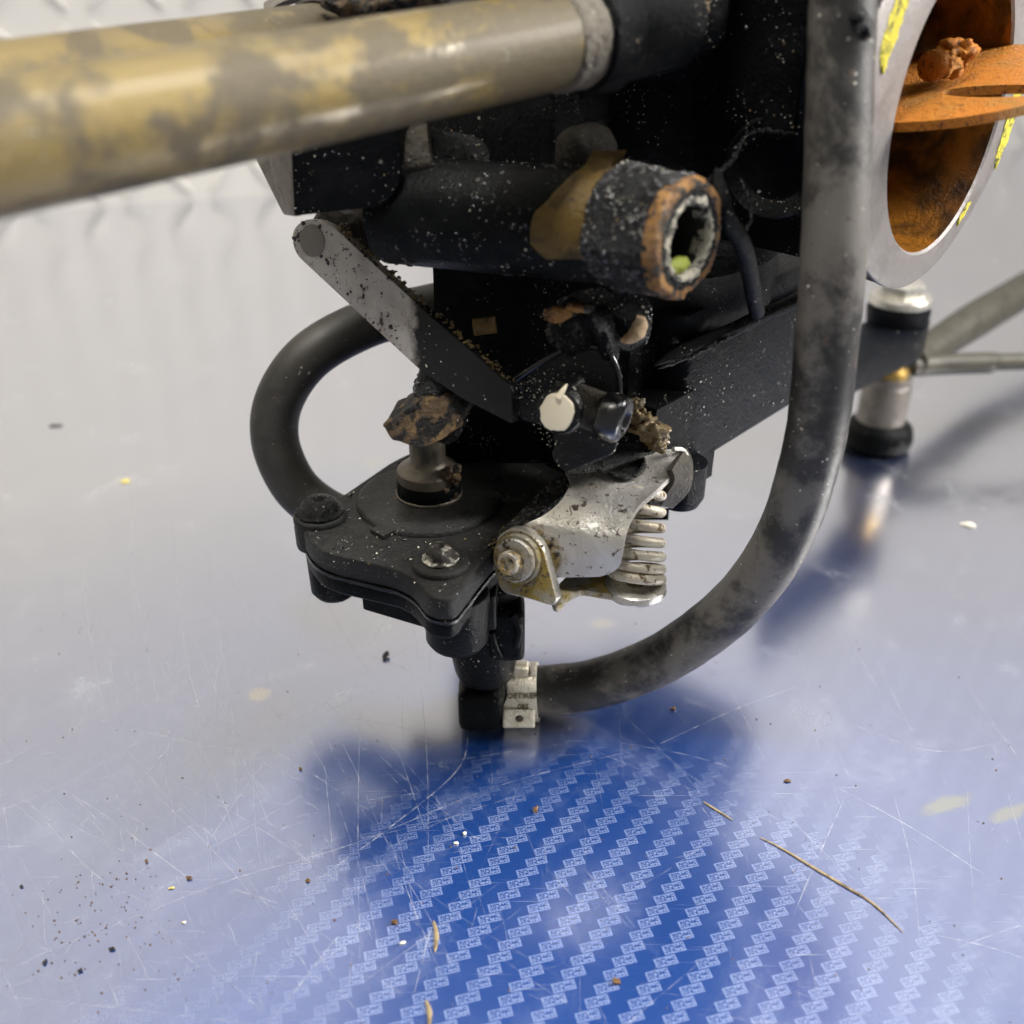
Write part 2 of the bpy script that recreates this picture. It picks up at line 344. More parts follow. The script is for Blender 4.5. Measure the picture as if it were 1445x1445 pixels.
def table_mat():
    T = NT('blue printed film')
    sx = T.n('ShaderNodeSeparateXYZ'); T.t.links.new(T.co, sx.inputs[0])
    X, Y = sx.outputs[0], sx.outputs[1]
    a = math.radians(15.0); ca, sa = math.cos(a), math.sin(a)
    p = T.math('ADD', T.math('MULTIPLY', X, ca), T.math('MULTIPLY', Y, sa))
    q = T.math('ADD', T.math('MULTIPLY', X, -sa), T.math('MULTIPLY', Y, ca))
    ROW, PER = 2.07, 9.32
    qr = T.math('DIVIDE', q, ROW); row = T.math('FLOOR', qr); fq = T.math('FRACT', qr)
    px = T.math('ADD', T.math('DIVIDE', p, PER), T.math('MULTIPLY', row, -.255)); fp = T.math('FRACT', px)
    BW = .455
    inx = T.math('MULTIPLY', T.math('GREATER_THAN', fp, .015), T.math('LESS_THAN', fp, BW))
    inq = T.math('MULTIPLY', T.math('GREATER_THAN', fq, .04), T.math('LESS_THAN', fq, .93))
    inside = T.math('MULTIPLY', inx, inq)
    # frame of the little block and the letter-like marks in it
    e1 = T.math('LESS_THAN', T.math('MINIMUM', T.math('SUBTRACT', fq, .04), T.math('SUBTRACT', .93, fq)), .12)
    e2 = T.math('LESS_THAN', T.math('MINIMUM', T.math('SUBTRACT', fp, .015), T.math('SUBTRACT', BW, fp)), .028)
    edge = T.math('MAXIMUM', e1, e2)
    cv = T.n('ShaderNodeCombineXYZ')
    T.put(cv.inputs[0], T.math('MULTIPLY', fp, 30)); T.put(cv.inputs[1], T.math('MULTIPLY', fq, 4.2))
    let = T.ramp(T.noise(1.1, 3, .6, .3, cv.outputs[0]), .47, .54)
    wob = T.ramp(T.noise(2.5, 4, .7), .35, .6, .45, 1)
    mark = T.math('MULTIPLY', inside, T.math('MULTIPLY', wob, T.math('MAXIMUM', T.math('MULTIPLY', edge, .85), T.math('MULTIPLY', let, .9))))
    base = T.mix(T.noise(.03, 3), (.0008, .034, .185), (.0015, .046, .235))
    wm = T.n('ShaderNodeMapping', vector_type='TEXTURE'); wc = atz(860, 1330, 0)
    wm.inputs['Location'].default_value = (wc.x, wc.y, 0); wm.inputs['Scale'].default_value = (58, 46, 1); T.t.links.new(T.co, wm.inputs[0])
    wl = T.n('ShaderNodeVectorMath', operation='LENGTH'); T.t.links.new(wm.outputs[0], wl.inputs[0])
    worn = T.ramp(T.math('ADD', wl.outputs['Value'], T.math('MULTIPLY', T.math('SUBTRACT', T.noise(.06, 5, .65), .5), 1.3)), .45, 1.25, .52, .06)  # print painted fainter away from its centre, standing in for glare over it
    c = T.mix(T.math('MULTIPLY', mark, worn), base, (.42, .52, .82))
    # worn, milky patches and very fine rubbing marks
    def streak(rot, sc, lo, hi):
        n_ = T.noise(1, 3, .6, 0, T.mapped(sc, (0, 0, rot))); return T.ramp(n_, lo, hi)
    st = T.math('MAXIMUM', streak(.35, (.035, 3.2, 1), .66, .74), streak(2.2, (.03, 3.8, 1), .68, .76))
    st = T.math('MAXIMUM', st, streak(1.2, (.04, 4.2, 1), .69, .77))
    st = T.math('MULTIPLY', st, T.ramp(T.noise(.035, 3), .4, .62))
    c = T.mix(T.math('MULTIPLY', st, .7), c, (.55, .56, .60))
    milk = T.ramp(T.noise(.045, 6, .65, .7), .50, .74)
    c = T.mix(T.math('MULTIPLY', milk, .15), c, (.40, .46, .62))
    # two greenish smears, yellowish stains and one painted yellowish reflection, at their own places
    def stain(cx, cy, lx, ly, rot, col, amt, c):
        m = T.n('ShaderNodeMapping', vector_type='TEXTURE'); m.inputs['Location'].default_value = (cx, cy, 0)
        m.inputs['Rotation'].default_value = (0, 0, rot); m.inputs['Scale'].default_value = (lx, ly, 1)
        T.t.links.new(T.co, m.inputs[0])
        ln = T.n('ShaderNodeVectorMath', operation='LENGTH'); T.t.links.new(m.outputs[0], ln.inputs[0])
        d = T.math('ADD', ln.outputs['Value'], T.math('MULTIPLY', T.math('SUBTRACT', T.noise(.9, 6, .75), .5), 2.2))
        return T.mix(T.ramp(d, .45, 1.0, amt, 0), c, col)
    for (u, v, lx, ly, rot, col, amt) in STAINS_AND_REFLECTION:
        P = atz(u, v, 0); c = stain(P.x, P.y, lx, ly, rot, col, amt, c)
    big = T.noise(.02, 4, .6, .3)
    ro = T.math('ADD', T.math('ADD', .17, T.math('MULTIPLY', big, .06)), T.math('MULTIPLY', milk, .10))
    h = T.math('ADD', T.noise(.018, 2), T.math('MULTIPLY', T.noise(2.2, 5, .7), .006))
    nb = T.bump(h, .10, .0020)
    m = T.set(col=c, rough=.35, nrm=nb, spec=.3)
    gl = T.n('ShaderNodeBsdfGlossy'); gl.inputs['Color'].default_value = (.96, .96, .97, 1); T.put(gl.inputs['Roughness'], ro); T.put(gl.inputs['Normal'], nb)
    lw = T.n('ShaderNodeLayerWeight'); lw.inputs['Blend'].default_value = .5; T.put(lw.inputs['Normal'], nb)
    q = T.n('ShaderNodeMapRange'); T.put(q.inputs[0], lw.outputs['Facing'])
    for k_, v_ in ((1, .14), (2, .56), (3, .15), (4, .92)): q.inputs[k_].default_value = v_
    mx = T.n('ShaderNodeMixShader'); T.put(mx.inputs[0], q.outputs[0]); T.t.links.new(T.b.outputs[0], mx.inputs[1]); T.t.links.new(gl.outputs[0], mx.inputs[2])
    T.t.links.new(mx.outputs[0], T.t.nodes['Material Output'].inputs['Surface'])
    return m
STAINS_AND_REFLECTION = [(1335, 1135, 7.5, 2.4, .35, (.16, .17, .10), .75), (1425, 1147, 7, 2.0, .4, (.17, .17, .10), .7),
          (366, 980, 3.5, 3, 0, (.42, .32, .10), .6), (528, 652, 4.5, 4, 0, (.40, .34, .06), .6), (175, 678, 3.6, 2.4, 0, (.62, .55, .12), .9),  # second entry here paints the reflection of something yellowish
          (78, 600, 4.5, 2.2, 0, (.10, .09, .07), .8), (850, 880, 4, 3, 0, (.5, .42, .2), .5)]
M['table'] = table_mat()
def wall_mat():
    T = NT('tread plate aluminium')
    c = T.mix(T.noise(.02, 5), (.76, .73, .68), (.82, .79, .74))
    return T.set(col=c, rough=T.math('ADD', .46, T.math('MULTIPLY', T.noise(.05, 5), .15)), metal=.22, nrm=T.bump(T.noise(.3, 5), .08, .001))
M['wall'] = wall_mat()

# ------------------------------------------------------------------ setting: tabletop and tread plate wall
WA, WB = V((-318, 644, 0)), V((412, 862, 0))
WD = (WB-WA).normalized(); WN = V((WD.y, -WD.x, 0))
bm = bmesh.new()
q = [WA-WD*1100-WN*8, WB+WD*900-WN*8]
far = [V((p.x, p.y, -6)) for p in q]
near = [V((1500, -500, -6)), V((-1500, -500, -6))]
prism(bm, [far[0], far[1], near[0], near[1]], SZ*6)
link('tabletop', bm, M['table'], None, 0, base=V((0, 0, 0)), kind='structure')
wall = thing('wall', WA.lerp(WB, .5), 'silver diamond tread plate wall rising behind the blue tabletop', 'wall')
bm = bmesh.new()
prism(bm, [WA-WD*1000, WB+WD*900, WB+WD*900-WN*3, WA-WD*1000-WN*3], SZ*1800)
link('plate', bm, M['wall'], wall, 0)
def lug_bm(o, d, L=13, W=3.6, Hh=2.6):
    b = bmesh.new(); s = WN.cross(d); N = 14; base = []; mid = []
    for k in range(N):
        t = 2*PI*k/N; x = math.cos(t)*L; y = math.sin(t)*W*(1-.35*abs(math.cos(t)))
        base.append(b.verts.new(o+d*x+s*y)); mid.append(b.verts.new(o+d*x*.82+s*y*.55+WN*Hh))
    for k in range(N): b.faces.new((base[k], base[(k+1) % N], mid[(k+1) % N], mid[k]))
    b.faces.new(mid); return b
lugs = []
for i in range(-36, 62):
    for j in range(0, 65):
        o = WA + WD*(i*27.0) + SZ*(14+j*27.0)
        dist = abs((i*27.0)-300)*.6 + j*27*1.2
        lugs.append((dist, i, j, o))
lugs.sort(key=lambda t: t[0])
dA, dB = (WD*.62+SZ*.78), (WD*.62-SZ*.78)
proto = {}; rest = bmesh.new()
for n_, (ds, i, j, o) in enumerate(lugs):
    par = (i+j) % 2; d = dA if par else dB
    if n_ < 300:
        if par not in proto:
            ob = link('tread', lug_bm(o, d), M['wall'], wall, 60); proto[par] = (ob, o)
        else:
            p, po = proto[par]; c = p.copy(); C.objects.link(c); c.parent = wall; c.location = (o-po)*S
    else: add(rest, lug_bm(o, d))
link('tread_field', rest, M['wall'], wall, 60, kind='stuff')

# ------------------------------------------------------------------ the carburettor
carb = thing('carburetor', (20, 215, 0), 'greasy black carburettor with a chrome lever, spring and orange stained throat', 'carburetor')
body = None
# main casting: column, shoulders and ribs
bm = bmesh.new()
BC = V((24, 230, 0))
lathe(bm, BC, SZ, [(0, 66), (30, 66), (34, 70), (35.5, 96), (33, 100), (33, 132), (36, 136), (36, 205), (30, 214), (0, 214)], 56)
box(bm, V((48, 206, 170)), AXC, (14, 16, 46), 2.5, 3)                       # smooth face near the right hose
b = bmesh.new(); lathe(b, at(962, 40, 190)+V((0, 0, 0)), SZ, [(0, -4.6), (4.5, -4.4), (7.2, -1.5), (7.6, 3), (7.6, 70), (0, 70)], 32); add(bm, b)   # rounded boss
box(bm, at(880, 60, 196)+SZ*30, AXC, (5, 9, 36), 1.5, 2)
box(bm, at(700, 190, 208), AXC, (22, 9, 14), 3, 3)
box(bm, at(1105, 260, 205), AXC, (13, 10, 10), 3, 3)
box(bm, at(820, 430, 214), AXC, (22, 12, 12), 4, 3)
box(bm, V((10, 224, 68)), (SX, SY, SZ), (26, 20, 31), 5, 3)
box(bm, V((26, 202, 62)), AXC, (14, 12, 12), 4, 3)
rough(bm, .5, .12, 3)
body = link('body', bm, M['black'], carb, 35)
# horizontal boss tube from the left to the open sleeve
Bl, Br = at(556, 296, 189), at(905, 325, 166)
bm = bmesh.new(); tube(bm, [Bl, Bl.lerp(Br, .33), Bl.lerp(Br, .66), Br], lambda t: 9.6-.5*t, 36, 6); rough(bm, .25, .2, 5)
tube_o = link('boss_tube', bm, M['black_smooth'], carb, 40)
axb = NTH
Sc = at(972, 338, 158); KS = .89
bm = bmesh.new()
def ks(pr): return [(r*KS, h) for r, h in pr]
def srf(t): return 1+.05*noise.noise(V((math.cos(t)*2, math.sin(t)*2, 4.)))
lathe(bm, Sc, axb, ks([(9.6, -15), (10.9, -13.5), (11.2, -10), (10.6, -5), (10.6, -1.5), (9.6, -.2), (8.2, 0)]), 48, SZ, srf); rough(bm, .55, .22, 8)
sleeve = link('boss_sleeve', bm, M['cast'], carb, 60)
def ragged(a, s_): return lambda t: 1+a*noise.fractal(V((math.cos(t)*2, math.sin(t)*2, s_)), .7, 2, 4)
bm = bmesh.new(); lathe(bm, Sc, axb, ks([(10.5, -2.2), (10.5, -.6), (9.9, .25), (9.0, .35), (8.4, .1)]), 96, SZ, ragged(.05, 1.)); rough(bm, .35, .7, 2)
link('rusty_rim', bm, M['rim_rust'], sleeve, 60)
bm = bmesh.new(); lathe(bm, Sc, axb, ks([(8.9, .0), (8.5, .35), (7.6, .25), (7.2, .0)]), 96, SZ, ragged(.03, 5.)); rough(bm, .3, .6, 6)
link('end_face', bm, M['cast'], sleeve, 60)
bm = bmesh.new(); lathe(bm, Sc, axb, ks([(7.5, .1), (7.1, .5), (6.4, .4), (6.0, -.5), (6.0, -2.5)]), 96, SZ, ragged(.05, 7.)); rough(bm, .45, .8, 9)
link('scale_ring', bm, M['scale'], sleeve, 60)
bm = bmesh.new(); lathe(bm, Sc, axb, ks([(6.1, -.6), (6.0, -14), (0, -14)]), 40, SZ)
link('bore', bm, M['dark_bore'], sleeve, 60)
bm = bmesh.new(); blob(bm, Sc-SZ*4.5-NTH*1.6, (NTH, ETH, SZ), (1.0, 3.4, 1.6), .3, .6, 3, 3)
link('lime_deposit', bm, M['lime'], sleeve, 60)
# bare bronze patch, a chip in the paint lying on the tube: thin skin that follows it
def skin_on_tube(poly, A, B_, r, off, sub=1):
    """outline in the picture, projected on the tube's near side and lifted by off"""
    ax = (B_-A).normalized(); b = bmesh.new(); N = 9
    cols = []
    for (ul, ur, v) in poly:
        row = []
        for k in range(N+1):
            u = ul+(ur-ul)*k/N + random.uniform(-3, 3)*(1 if k in (0, N) else 0)
            d = ray(u, v); oc = CAM-A
            dd = d-ax*d.dot(ax); oo = oc-ax*oc.dot(ax); rr = r+off
            qa, qb, qc = dd.dot(dd), 2*dd.dot(oo), oo.dot(oo)-rr*rr
            ds = qb*qb-4*qa*qc
            t = (-qb-math.sqrt(ds))/(2*qa) if ds > 0 else -qb/(2*qa)
            row.append(b.verts.new(CAM+d*t))
        cols.append(row)
    for A_, B2 in zip(cols, cols[1:]):
        for k in range(N): b.faces.new((A_[k], A_[k+1], B2[k+1], B2[k]))
    bmesh.ops.solidify(b, geom=b.faces[:], thickness=-.3)
    return b
rows = [(838, 884, 212), (834, 880, 222), (822, 868, 234), (806, 856, 246), (796, 842, 258), (780, 834, 270), (770, 832, 284), (758, 830, 298), (752, 830, 312), (748, 832, 328), (750, 836, 344), (758, 834, 358), (772, 826, 366)]
link('bare_patch', skin_on_tube(rows, Bl, Br, 9.35, .25), M['bronze_paint'], carb, 60)
bm = bmesh.new(); blob(bm, at(826, 214, 178), (SX, SY, SZ), (5.2, 4, 4.6), .15, .25, 3, 2)
link('drip_lug', bm, M['gritty_dark'], carb, 60)
# box on the left under the pipes
bm = bmesh.new()
pl = rpoly([(408, 170), (560, 160), (566, 250), (548, 290), (414, 306)], [4, 4, 20, 22, 6], 4)
prism(bm, [at(u, v, 178) for u, v in pl], V((4, 20, 2)), 1.2, 2); rough(bm, .2, .3)
bx_ = link('lever_housing', bm, M['black'], carb, 40)
bm = bmesh.new()
prism(bm, [at(408, 168, 178.2), at(415, 306, 178.2), at(400, 304, 188), at(360, 225, 198), at(360, 168, 198)], V((1.5, 1, 0)), .5, 2)
link('bare_end', bm, M['bare_end'], bx_, 40, label='bare brownish end face')
bm = bmesh.new(); tube(bm, [at(540, 225, 186), at(575, 222, 186), at(612, 216, 186)], 5.6, 28, 3); rough(bm, .5, .5, 4)
link('shaft_collar', bm, M['gritty_dark'], carb, 60)
bm = bmesh.new(); tube(bm, [at(585, 235, 190), at(660, 250, 196)], 7.2, 28, 4); rough(bm, .5, .3, 4)
link('shaft_boss', bm, M['cast'], carb, 60)
# pipe ends on the body
P1a, P1b = at(0, 208, 113), at(812, 52, 172)
ax1 = (P1b-P1a).normalized(); P1a = P1a-ax1*40
bm = bmesh.new(); lathe(bm, P1b, ax1, [(6.4, -5.5), (7.35, -5), (7.5, -3.2), (7.2, -2.9), (7.45, -2.4), (7.6, 0), (7.2, 1), (6, 1.5)], 44); rough(bm, .22, .5, 1)
link('pipe_collar', bm, M['gritty'], carb, 60)
bm = bmesh.new(); lathe(bm, P1b, ax1, [(6.5, .5), (8.4, .8), (8.8, 2), (8.8, 6), (8, 8), (8, 22), (0, 22)], 44); rough(bm, .3, .3, 1)
link('pipe_socket', bm, M['black'], carb, 60)
P2a, P2b = at(0, 143, 139), at(452, 66, 197)
ax2 = (P2b-P2a).normalized(); P2a = P2a-ax2*45
bm = bmesh.new(); lathe(bm, P2b, ax2, [(7.3, -.6), (7.9, -.5), (8.1, .4), (7.9, 1.2), (7.4, 1.3), (7.4, 1.8), (8.0, 2.0), (8.0, 3), (7.4, 3.2)], 44)
link('pipe_ring', bm, M['grey_steel'], carb, 40)
bm = bmesh.new(); lathe(bm, P2b, ax2, [(7, 2), (10, 5), (11, 12), (11, 60), (0, 60)], 44); rough(bm, .8, .2, 6)
link('pipe_socket', bm, M['cast'], carb, 60)
bm = bmesh.new()
sh = sheet([(at(372, 22, 203), at(372, 4, 206)), (at(392, 6, 203), at(400, -14, 206)), (at(420, -4, 203), at(430, -22, 206)), (at(470, -8, 203), at(476, -30, 206))], 4, 4, 1)
add(bm, sh)
link('hanger_strap', bm, M['grey_steel'], carb, 40)
bm = bmesh.new()
for k in range(6): blob(bm, at(490+k*34, 8-k*3+random.uniform(-4, 4), 190-k*2), (SX, SY, SZ), (4, 3.5, 2.0), .45, .35, 3, k)
link('rusty_bracket', bm, M['rust'], carb, 60)
# crusted residue on the upper boss
bm = bmesh.new()
for k in range(26): blob(bm, at(975+random.gauss(4, 9), random.uniform(-10, 38), 182.0), (SX, SY, SZ), (random.uniform(.4, 1.0),)*3, .6, .9, 2, k)
for k in range(12): blob(bm, at(878+random.gauss(0, 10), 55+random.gauss(0, 9), 186), (SX, SY, SZ), (random.uniform(.3, .8),)*3, .6, .9, 2, k)
link('crust', bm, M['gunk'], carb, 60, kind='stuff')
# recessed seats on the right of the sleeve
bm = bmesh.new()
lathe(bm, at(1095, 235, 188), (NTH*.4-ETH).normalized(), [(0, -1), (6, -1), (7, 0), (8.6, 1.2), (9.2, 0), (9.2, -10)], 40); rough(bm, .2, .3)
link('plug_seat', bm, M['black'], carb, 40)
bm = bmesh.new(); tube(bm, [at(1010, 235, 168), at(1022, 300, 166), at(1050, 352, 172), at(1068, 440, 190)], lambda t: 1.5*min(1, t*5)**.5+.05, 16, 5)
link('rib', bm, M['black'], carb, 60)

# throat, flange, choke
TC = at(1342, 135, 200)
bm = bmesh.new()
def lobe(t):
    d = 0
    for c0 in (PI, 0): 
        x_ = (t-c0+PI) % (2*PI)-PI; d += .20*math.exp(-(x_/.55)**2)
    return 1+d
OFF = ETH*3-SZ*3
def ring(prof): 
    b = bmesh.new(); N = 96; R = []
    for r, h, l in prof:
        R.append([b.verts.new(TC+(OFF if l == 2 else V((0, 0, 0)))+NTH*h+(ETH*math.cos(2*PI*k/N)+SZ*math.sin(2*PI*k/N))*(r*(lobe(2*PI*k/N) if l == 1 else 1))) for k in range(N)])
    for A, B in zip(R, R[1:]):
        for k in range(N): b.faces.new((A[k], A[(k+1) % N], B[(k+1) % N], B[k]))
    return b
b = ring([(34.6, -2.2, 1), (35.2, -1.2, 1), (35.2, -.4, 1), (34.7, 0, 1), (26.5, 0, 2), (26, -.5, 2)])
flange = link('throat_flange', b, M['machined'], carb, 40)
b = ring([(.5, -50, 0), (31, -49, 0), (31.5, -14, 0), (33, -9, 0), (34.4, -7, 1), (34.9, -2.2, 1)]); link('flange_back', b, M['black_navy'], flange, 40)
b = ring([(26, -.5, 2), (25.8, -14, 2), (25, -30, 2), (24, -44, 2), (.5, -44, 2)]); link('throat_bore', b, M['varnish'], flange, 60)
def patch(b, a0, a1, r0, r1, h=.35):
    N = 12; g = []
    for i in range(N+1):
        t = i/N; a = a0+(a1-a0)*t; wd = math.sin(PI*t)**.5*.5*(r1-r0); rc = (r0+r1)/2+random.uniform(-.4, .4)
        g.append([b.verts.new(TC+NTH*(h*(1 if 0 < k < 4 else .05)+random.uniform(0, .15))+(ETH*math.cos(a)+SZ*math.sin(a))*(rc+wd*(k-2)/2)) for k in range(5)])
    for A, B in zip(g, g[1:]):
        for k in range(4): b.faces.new((A[k], A[k+1], B[k+1], B[k]))
b = bmesh.new(); patch(b, PI-.66, PI-.20, 30.5, 35.5); link('yellow_residue', b, M['yellow'], flange, 60)
b = bmesh.new(); patch(b, -.50, .15, 34.5, 40); patch(b, -1.0, -.8, 31, 32.5); link('yellow_residue', b, M['yellow'], flange, 60)
# choke plate with its slot
tx = (NTH*.985+SZ*.10).normalized(); ty = (ETH*.98+SZ*.17).normalized(); tn = tx.cross(ty).normalized()
if tn.z < 0: tn = -tn
KC = TC-NTH*3+SZ*1.2+ETH*3
bm = bmesh.new(); N = 64
def loop(h, f): return [bm.verts.new(KC+tn*h+tx*f(2*PI*k/N)[0]+ty*f(2*PI*k/N)[1]) for k in range(N)]
fo = lambda t: (25.4*math.cos(t), 25.4*math.sin(t))
fi = lambda t: (13+10*math.cos(t), -7+3.8*math.sin(t))
ls = [loop(.8, fi), loop(.8, fo), loop(-.8, fo), loop(-.8, fi)]
for A, B in zip(ls, ls[1:]+ls[:1]):
    for k in range(N): bm.faces.new((A[k], A[(k+1) % N], B[(k+1) % N], B[k]))
bevel(bm, .25, 2, 60)
choke = link('choke_plate', bm, M['choke'], carb, 40)
bm = bmesh.new()
kp = at(1350, 78, 203)
blob(bm, kp, (NTH, ETH, SZ), (3.2, 3.8, 2.8), .45, .5, 4, 3); blob(bm, kp-ETH*4-SZ*1.5, (NTH, ETH, SZ), (2.6, 3.4, 2.0), .45, .5, 4, 6)
for k in range(3): lathe(bm, kp-ETH*(6.8+k*.8)-SZ*1.2-NTH*1, ETH, [(0, 0), (2.3, 0), (2.7, .3), (2.3, .6)], 28)
link('choke_screw', bm, M['choke'], choke, 60)

# float bowl
bm = bmesh.new()
bc = at(958, 640, 192)
def bowl(z0, z1, g, m=0):
    b = bmesh.new(); o = V((bc.x, bc.y, 0))-NTH*g*0
    c = [(-2-g, -2-g), (-2-g, 60+g), (-54-g, 60+g), (-54-g, -2-g)]
    pp = rpoly([(y, x) for x, y in [(a+2, b_) for a, b_ in c]], 6, 5)
    prism(b, [o+ETH*p.x+NTH*p.y+SZ*z0 for p in pp], SZ*(z1-z0), .9, 2)
    return b
add(bm, bowl(57, 84, -1)); add(bm, bowl(54, 60, 1.2)); add(bm, bowl(84, 90, 1.0)); rough(bm, .3, .14)
bowl_o = link('float_bowl', bm, M['black_navy'], carb, 35)
bm = bmesh.new()
q0 = at(968, 690, 192); lathe(bm, V((q0.x-1, q0.y+1, 0)), SZ, [(0, 48), (4.2, 48), (5.2, 50), (5.2, 58), (0, 58)], 28)
link('bowl_screw', bm, M['black_navy'], bowl_o, 40)
bm = bmesh.new(); tube(bm, [at(925, 515, 186), at(1000, 480, 194), at(1130, 420, 210)], lambda t: 1.5*min(1, t*4)**.5+.05, 16, 5); rough(bm, .5, .3)
link('bowl_rib', bm, M['black'], bowl_o, 60)

# clevis casting under the sleeve
bm = bmesh.new()
pl = rpoly([(772, 452), (790, 434), (832, 428), (850, 445), (852, 490), (790, 492)], 10, 4)
prism(bm, [at(u, v, 176) for u, v in pl], V((3, 10, 0)), 1.5, 3)
tube(bm, [at(822, 448, 174), at(842, 452, 173), at(856, 476, 173.5), at(858, 500, 175)], 2.3, 16, 5)
blob(bm, at(880, 452, 178), (SX, SY, SZ), (5, 5, 5.6), .15, .2, 4, 2); blob(bm, at(806, 462, 175), (SX, SY, SZ), (4.5, 4, 5), .15, .25, 4, 5); rough(bm, .5, .3, 2)
cl = link('clevis', bm, M['cast'], carb, 50)
bm = bmesh.new(); blob(bm, at(790, 443, 171), (SX, SY, SZ), (2.9, 1.0, 1.5), .35, .5, 3, 1); blob(bm, at(820, 434, 170.5), (SX, SY, SZ), (2.6, 1.2, .9), .4, .5, 3, 4)
link('gold_edge', bm, M['rim_rust'], cl, 60)
bm = bmesh.new(); tube(bm, [at(905, 448, 172.5), at(902, 462, 172.5), at(892, 474, 172.5), at(876, 480, 172.5)], lambda t: .5+1.0*math.sin(PI*min(1, t*.9+.1)), 10, 5); rough(bm, .3, .6)
link('tan_edge', bm, M['tan'], cl, 60)
bm = bmesh.new(); tube(bm, [at(668, 462, 196), at(700, 458, 196)], 1.7, 16, 3)
link('brass_plug', bm, M['bronze_paint'], carb, 60)

# lever link, a flat bar from the left pivot down to the screw plate
P0 = at(600, 470, 180); NB = V((-.50, -.84, .2)).normalized()
pl = rpoly([(412, 322), (436, 306), (470, 320), (607, 446), (722, 546), (722, 598), (648, 560), (590, 520), (414, 356)], [16, 16, 14, 0, 3, 3, 12, 8, 18], 6)
bm = bmesh.new(); prism(bm, [atp(u, v, P0, NB) for u, v in pl], -NB*2.6, .5, 2)
lev = link('lever_link', bm, None, carb, 40)
def lever_mat():
    T = NT('grey lever, black where oily'); sx = T.n('ShaderNodeSeparateXYZ'); T.t.links.new(T.co, sx.inputs[0])
    g = T.mix(T.ramp(T.noise(.15, 5), .4, .65), (.46, .43, .40), (.34, .31, .285))
    g = T.mix(T.ramp(T.noise(.55, 7, .75, .2), .565, .62), g, (.03, .022, .016))
    xb = atp(588, 480, P0, NB).x-20
    f = T.ramp(T.math('ADD', sx.outputs[0], T.math('MULTIPLY', T.noise(.4, 5), 4)), xb+.2, xb+2.6)
    c = T.mix(f, g, (.008, .008, .009)); c, _ = specks(T, PALE, .8, .14, c)
    return T.set(col=c, rough=T.mixf(f, .42, .25), metal=T.mixf(f, .25, 0), nrm=T.bump(T.noise(1.2, 6, .7), .3, .0003))
lev.data.materials.append(lever_mat())
bm = bmesh.new(); pv = atp(452, 334, P0, NB)
lathe(bm, pv, -NB, [(0, 2.7), (4.6, 2.7), (5.4, 3), (5.6, 6), (4.8, 7), (4.8, 9), (6, 9.5), (6, 14), (0, 14)], 32); rough(bm, .35, .4)
link('pivot_boss', bm, M['gritty_dark'], lev, 60)
bm = bmesh.new(); lathe(bm, atp(441, 340, P0, NB), NB, [(3.0, -.1), (3.0, .25), (2.2, .3), (0, .25)], 28); rough(bm, .12, .8)
link('rivet', bm, M['grey_steel'], lev, 40)
bm = bmesh.new()
for k in range(150):
    t = random.random()**1.3; u = 470+(720-470)*t; v = 320+(547-320)*t
    blob(bm, atp(u+random.uniform(0, 5), v-random.uniform(0, 4), P0, NB)-NB*random.uniform(.4, 2.4), (SX, SY, SZ), (random.uniform(.15, .5), random.uniform(.15, .4), random.uniform(.12, .3)), .6, 2, 2, k)
link('grit_edge', bm, M['gunk'], lev, 60, kind='stuff')

# rod end: black arm, rusted lug, pump rod
bm = bmesh.new()
tube(bm, [at(650, 516, 183), at(628, 528, 182), at(618, 560, 182), at(622, 590, 183), at(640, 604, 184)], lambda t: 3.8+1.0*math.sin(PI*t), 24, 5)
blob(bm, at(642, 552, 183), (SX, SY, SZ), (4.0, 4, 5.8), .2, .25, 3, 5)
rough(bm, .5, .35, 3)
arm = link('rocker_arm', bm, M['cast'], carb, 60)
bm = bmesh.new()
pl = rpoly([(540, 600), (556, 592), (590, 566), (640, 560), (658, 575), (652, 600), (622, 622), (596, 633), (550, 618)], 5, 3)
prism(bm, [at(u, v, 174-(v-600)*.06) for u, v in pl], V((2.0, 7.0, 1.5)), .8, 2)
for i in range(2): bmesh.ops.subdivide_edges(bm, edges=[e for e in bm.edges if e.calc_length() > 1.6], cuts=1, use_grid_fill=True)
bmesh.ops.triangulate(bm, faces=[f for f in bm.faces if len(f.verts) > 4]); bmesh.ops.subdivide_edges(bm, edges=[e for e in bm.edges if e.calc_length() > 2.2], cuts=2, use_grid_fill=True)
rough(bm, .5, .30, 4); rough(bm, .4, .9, 2)
link('rod_end', bm, M['rust'], arm, 50)

# accelerator pump, horizontal plates
ZP = 52.0
pump = thing('x', (0, 0, 0), None, None); 
bpy.data.objects.remove(pump)
dc0 = atz(606, 706, ZP)
out = [(424, 742), (430, 716), (452, 704), (480, 700), (566, 642), (640, 618), (800, 630), (800, 715), (700, 770), (668, 810), (640, 846), (604, 842), (576, 806), (446, 776)]
pts = [atz(u, v, ZP) for u, v in out]
pp = rpoly([(p.x, p.y) for p in pts], [6, 6, 5, 4, 5, 6, 6, 6, 5, 5, 7, 7, 5, 7], 5)
pp2 = rpoly([(p.x, p.y) for p in pts], [6, 6, 5, 4, 5, 6, 6, 6, 5, 5, 7, 7, 5, 7], 5)
bm = bmesh.new(); prism(bm, [V((p.x, p.y, ZP)) for p in pp], SZ*-5.2, .8, 2)
for u_, v_, r_ in ((452, 730, 5.4), (622, 796, 5.6)):
    c_ = atz(u_, v_, ZP); lathe(bm, V((c_.x, c_.y, 0)), SZ, [(0, ZP-6), (r_, ZP-6), (r_, ZP+.6), (r_-.5, ZP+1.1), (0, ZP+1.1)], 40)
box(bm, V((dc0.x+2, dc0.y-2, ZP-.2)), AXC, (2, 17, 1.2), .5, 2)
rough(bm, .12, .3)
cover = link('pump_cover', bm, M['pump'], carb, 35)
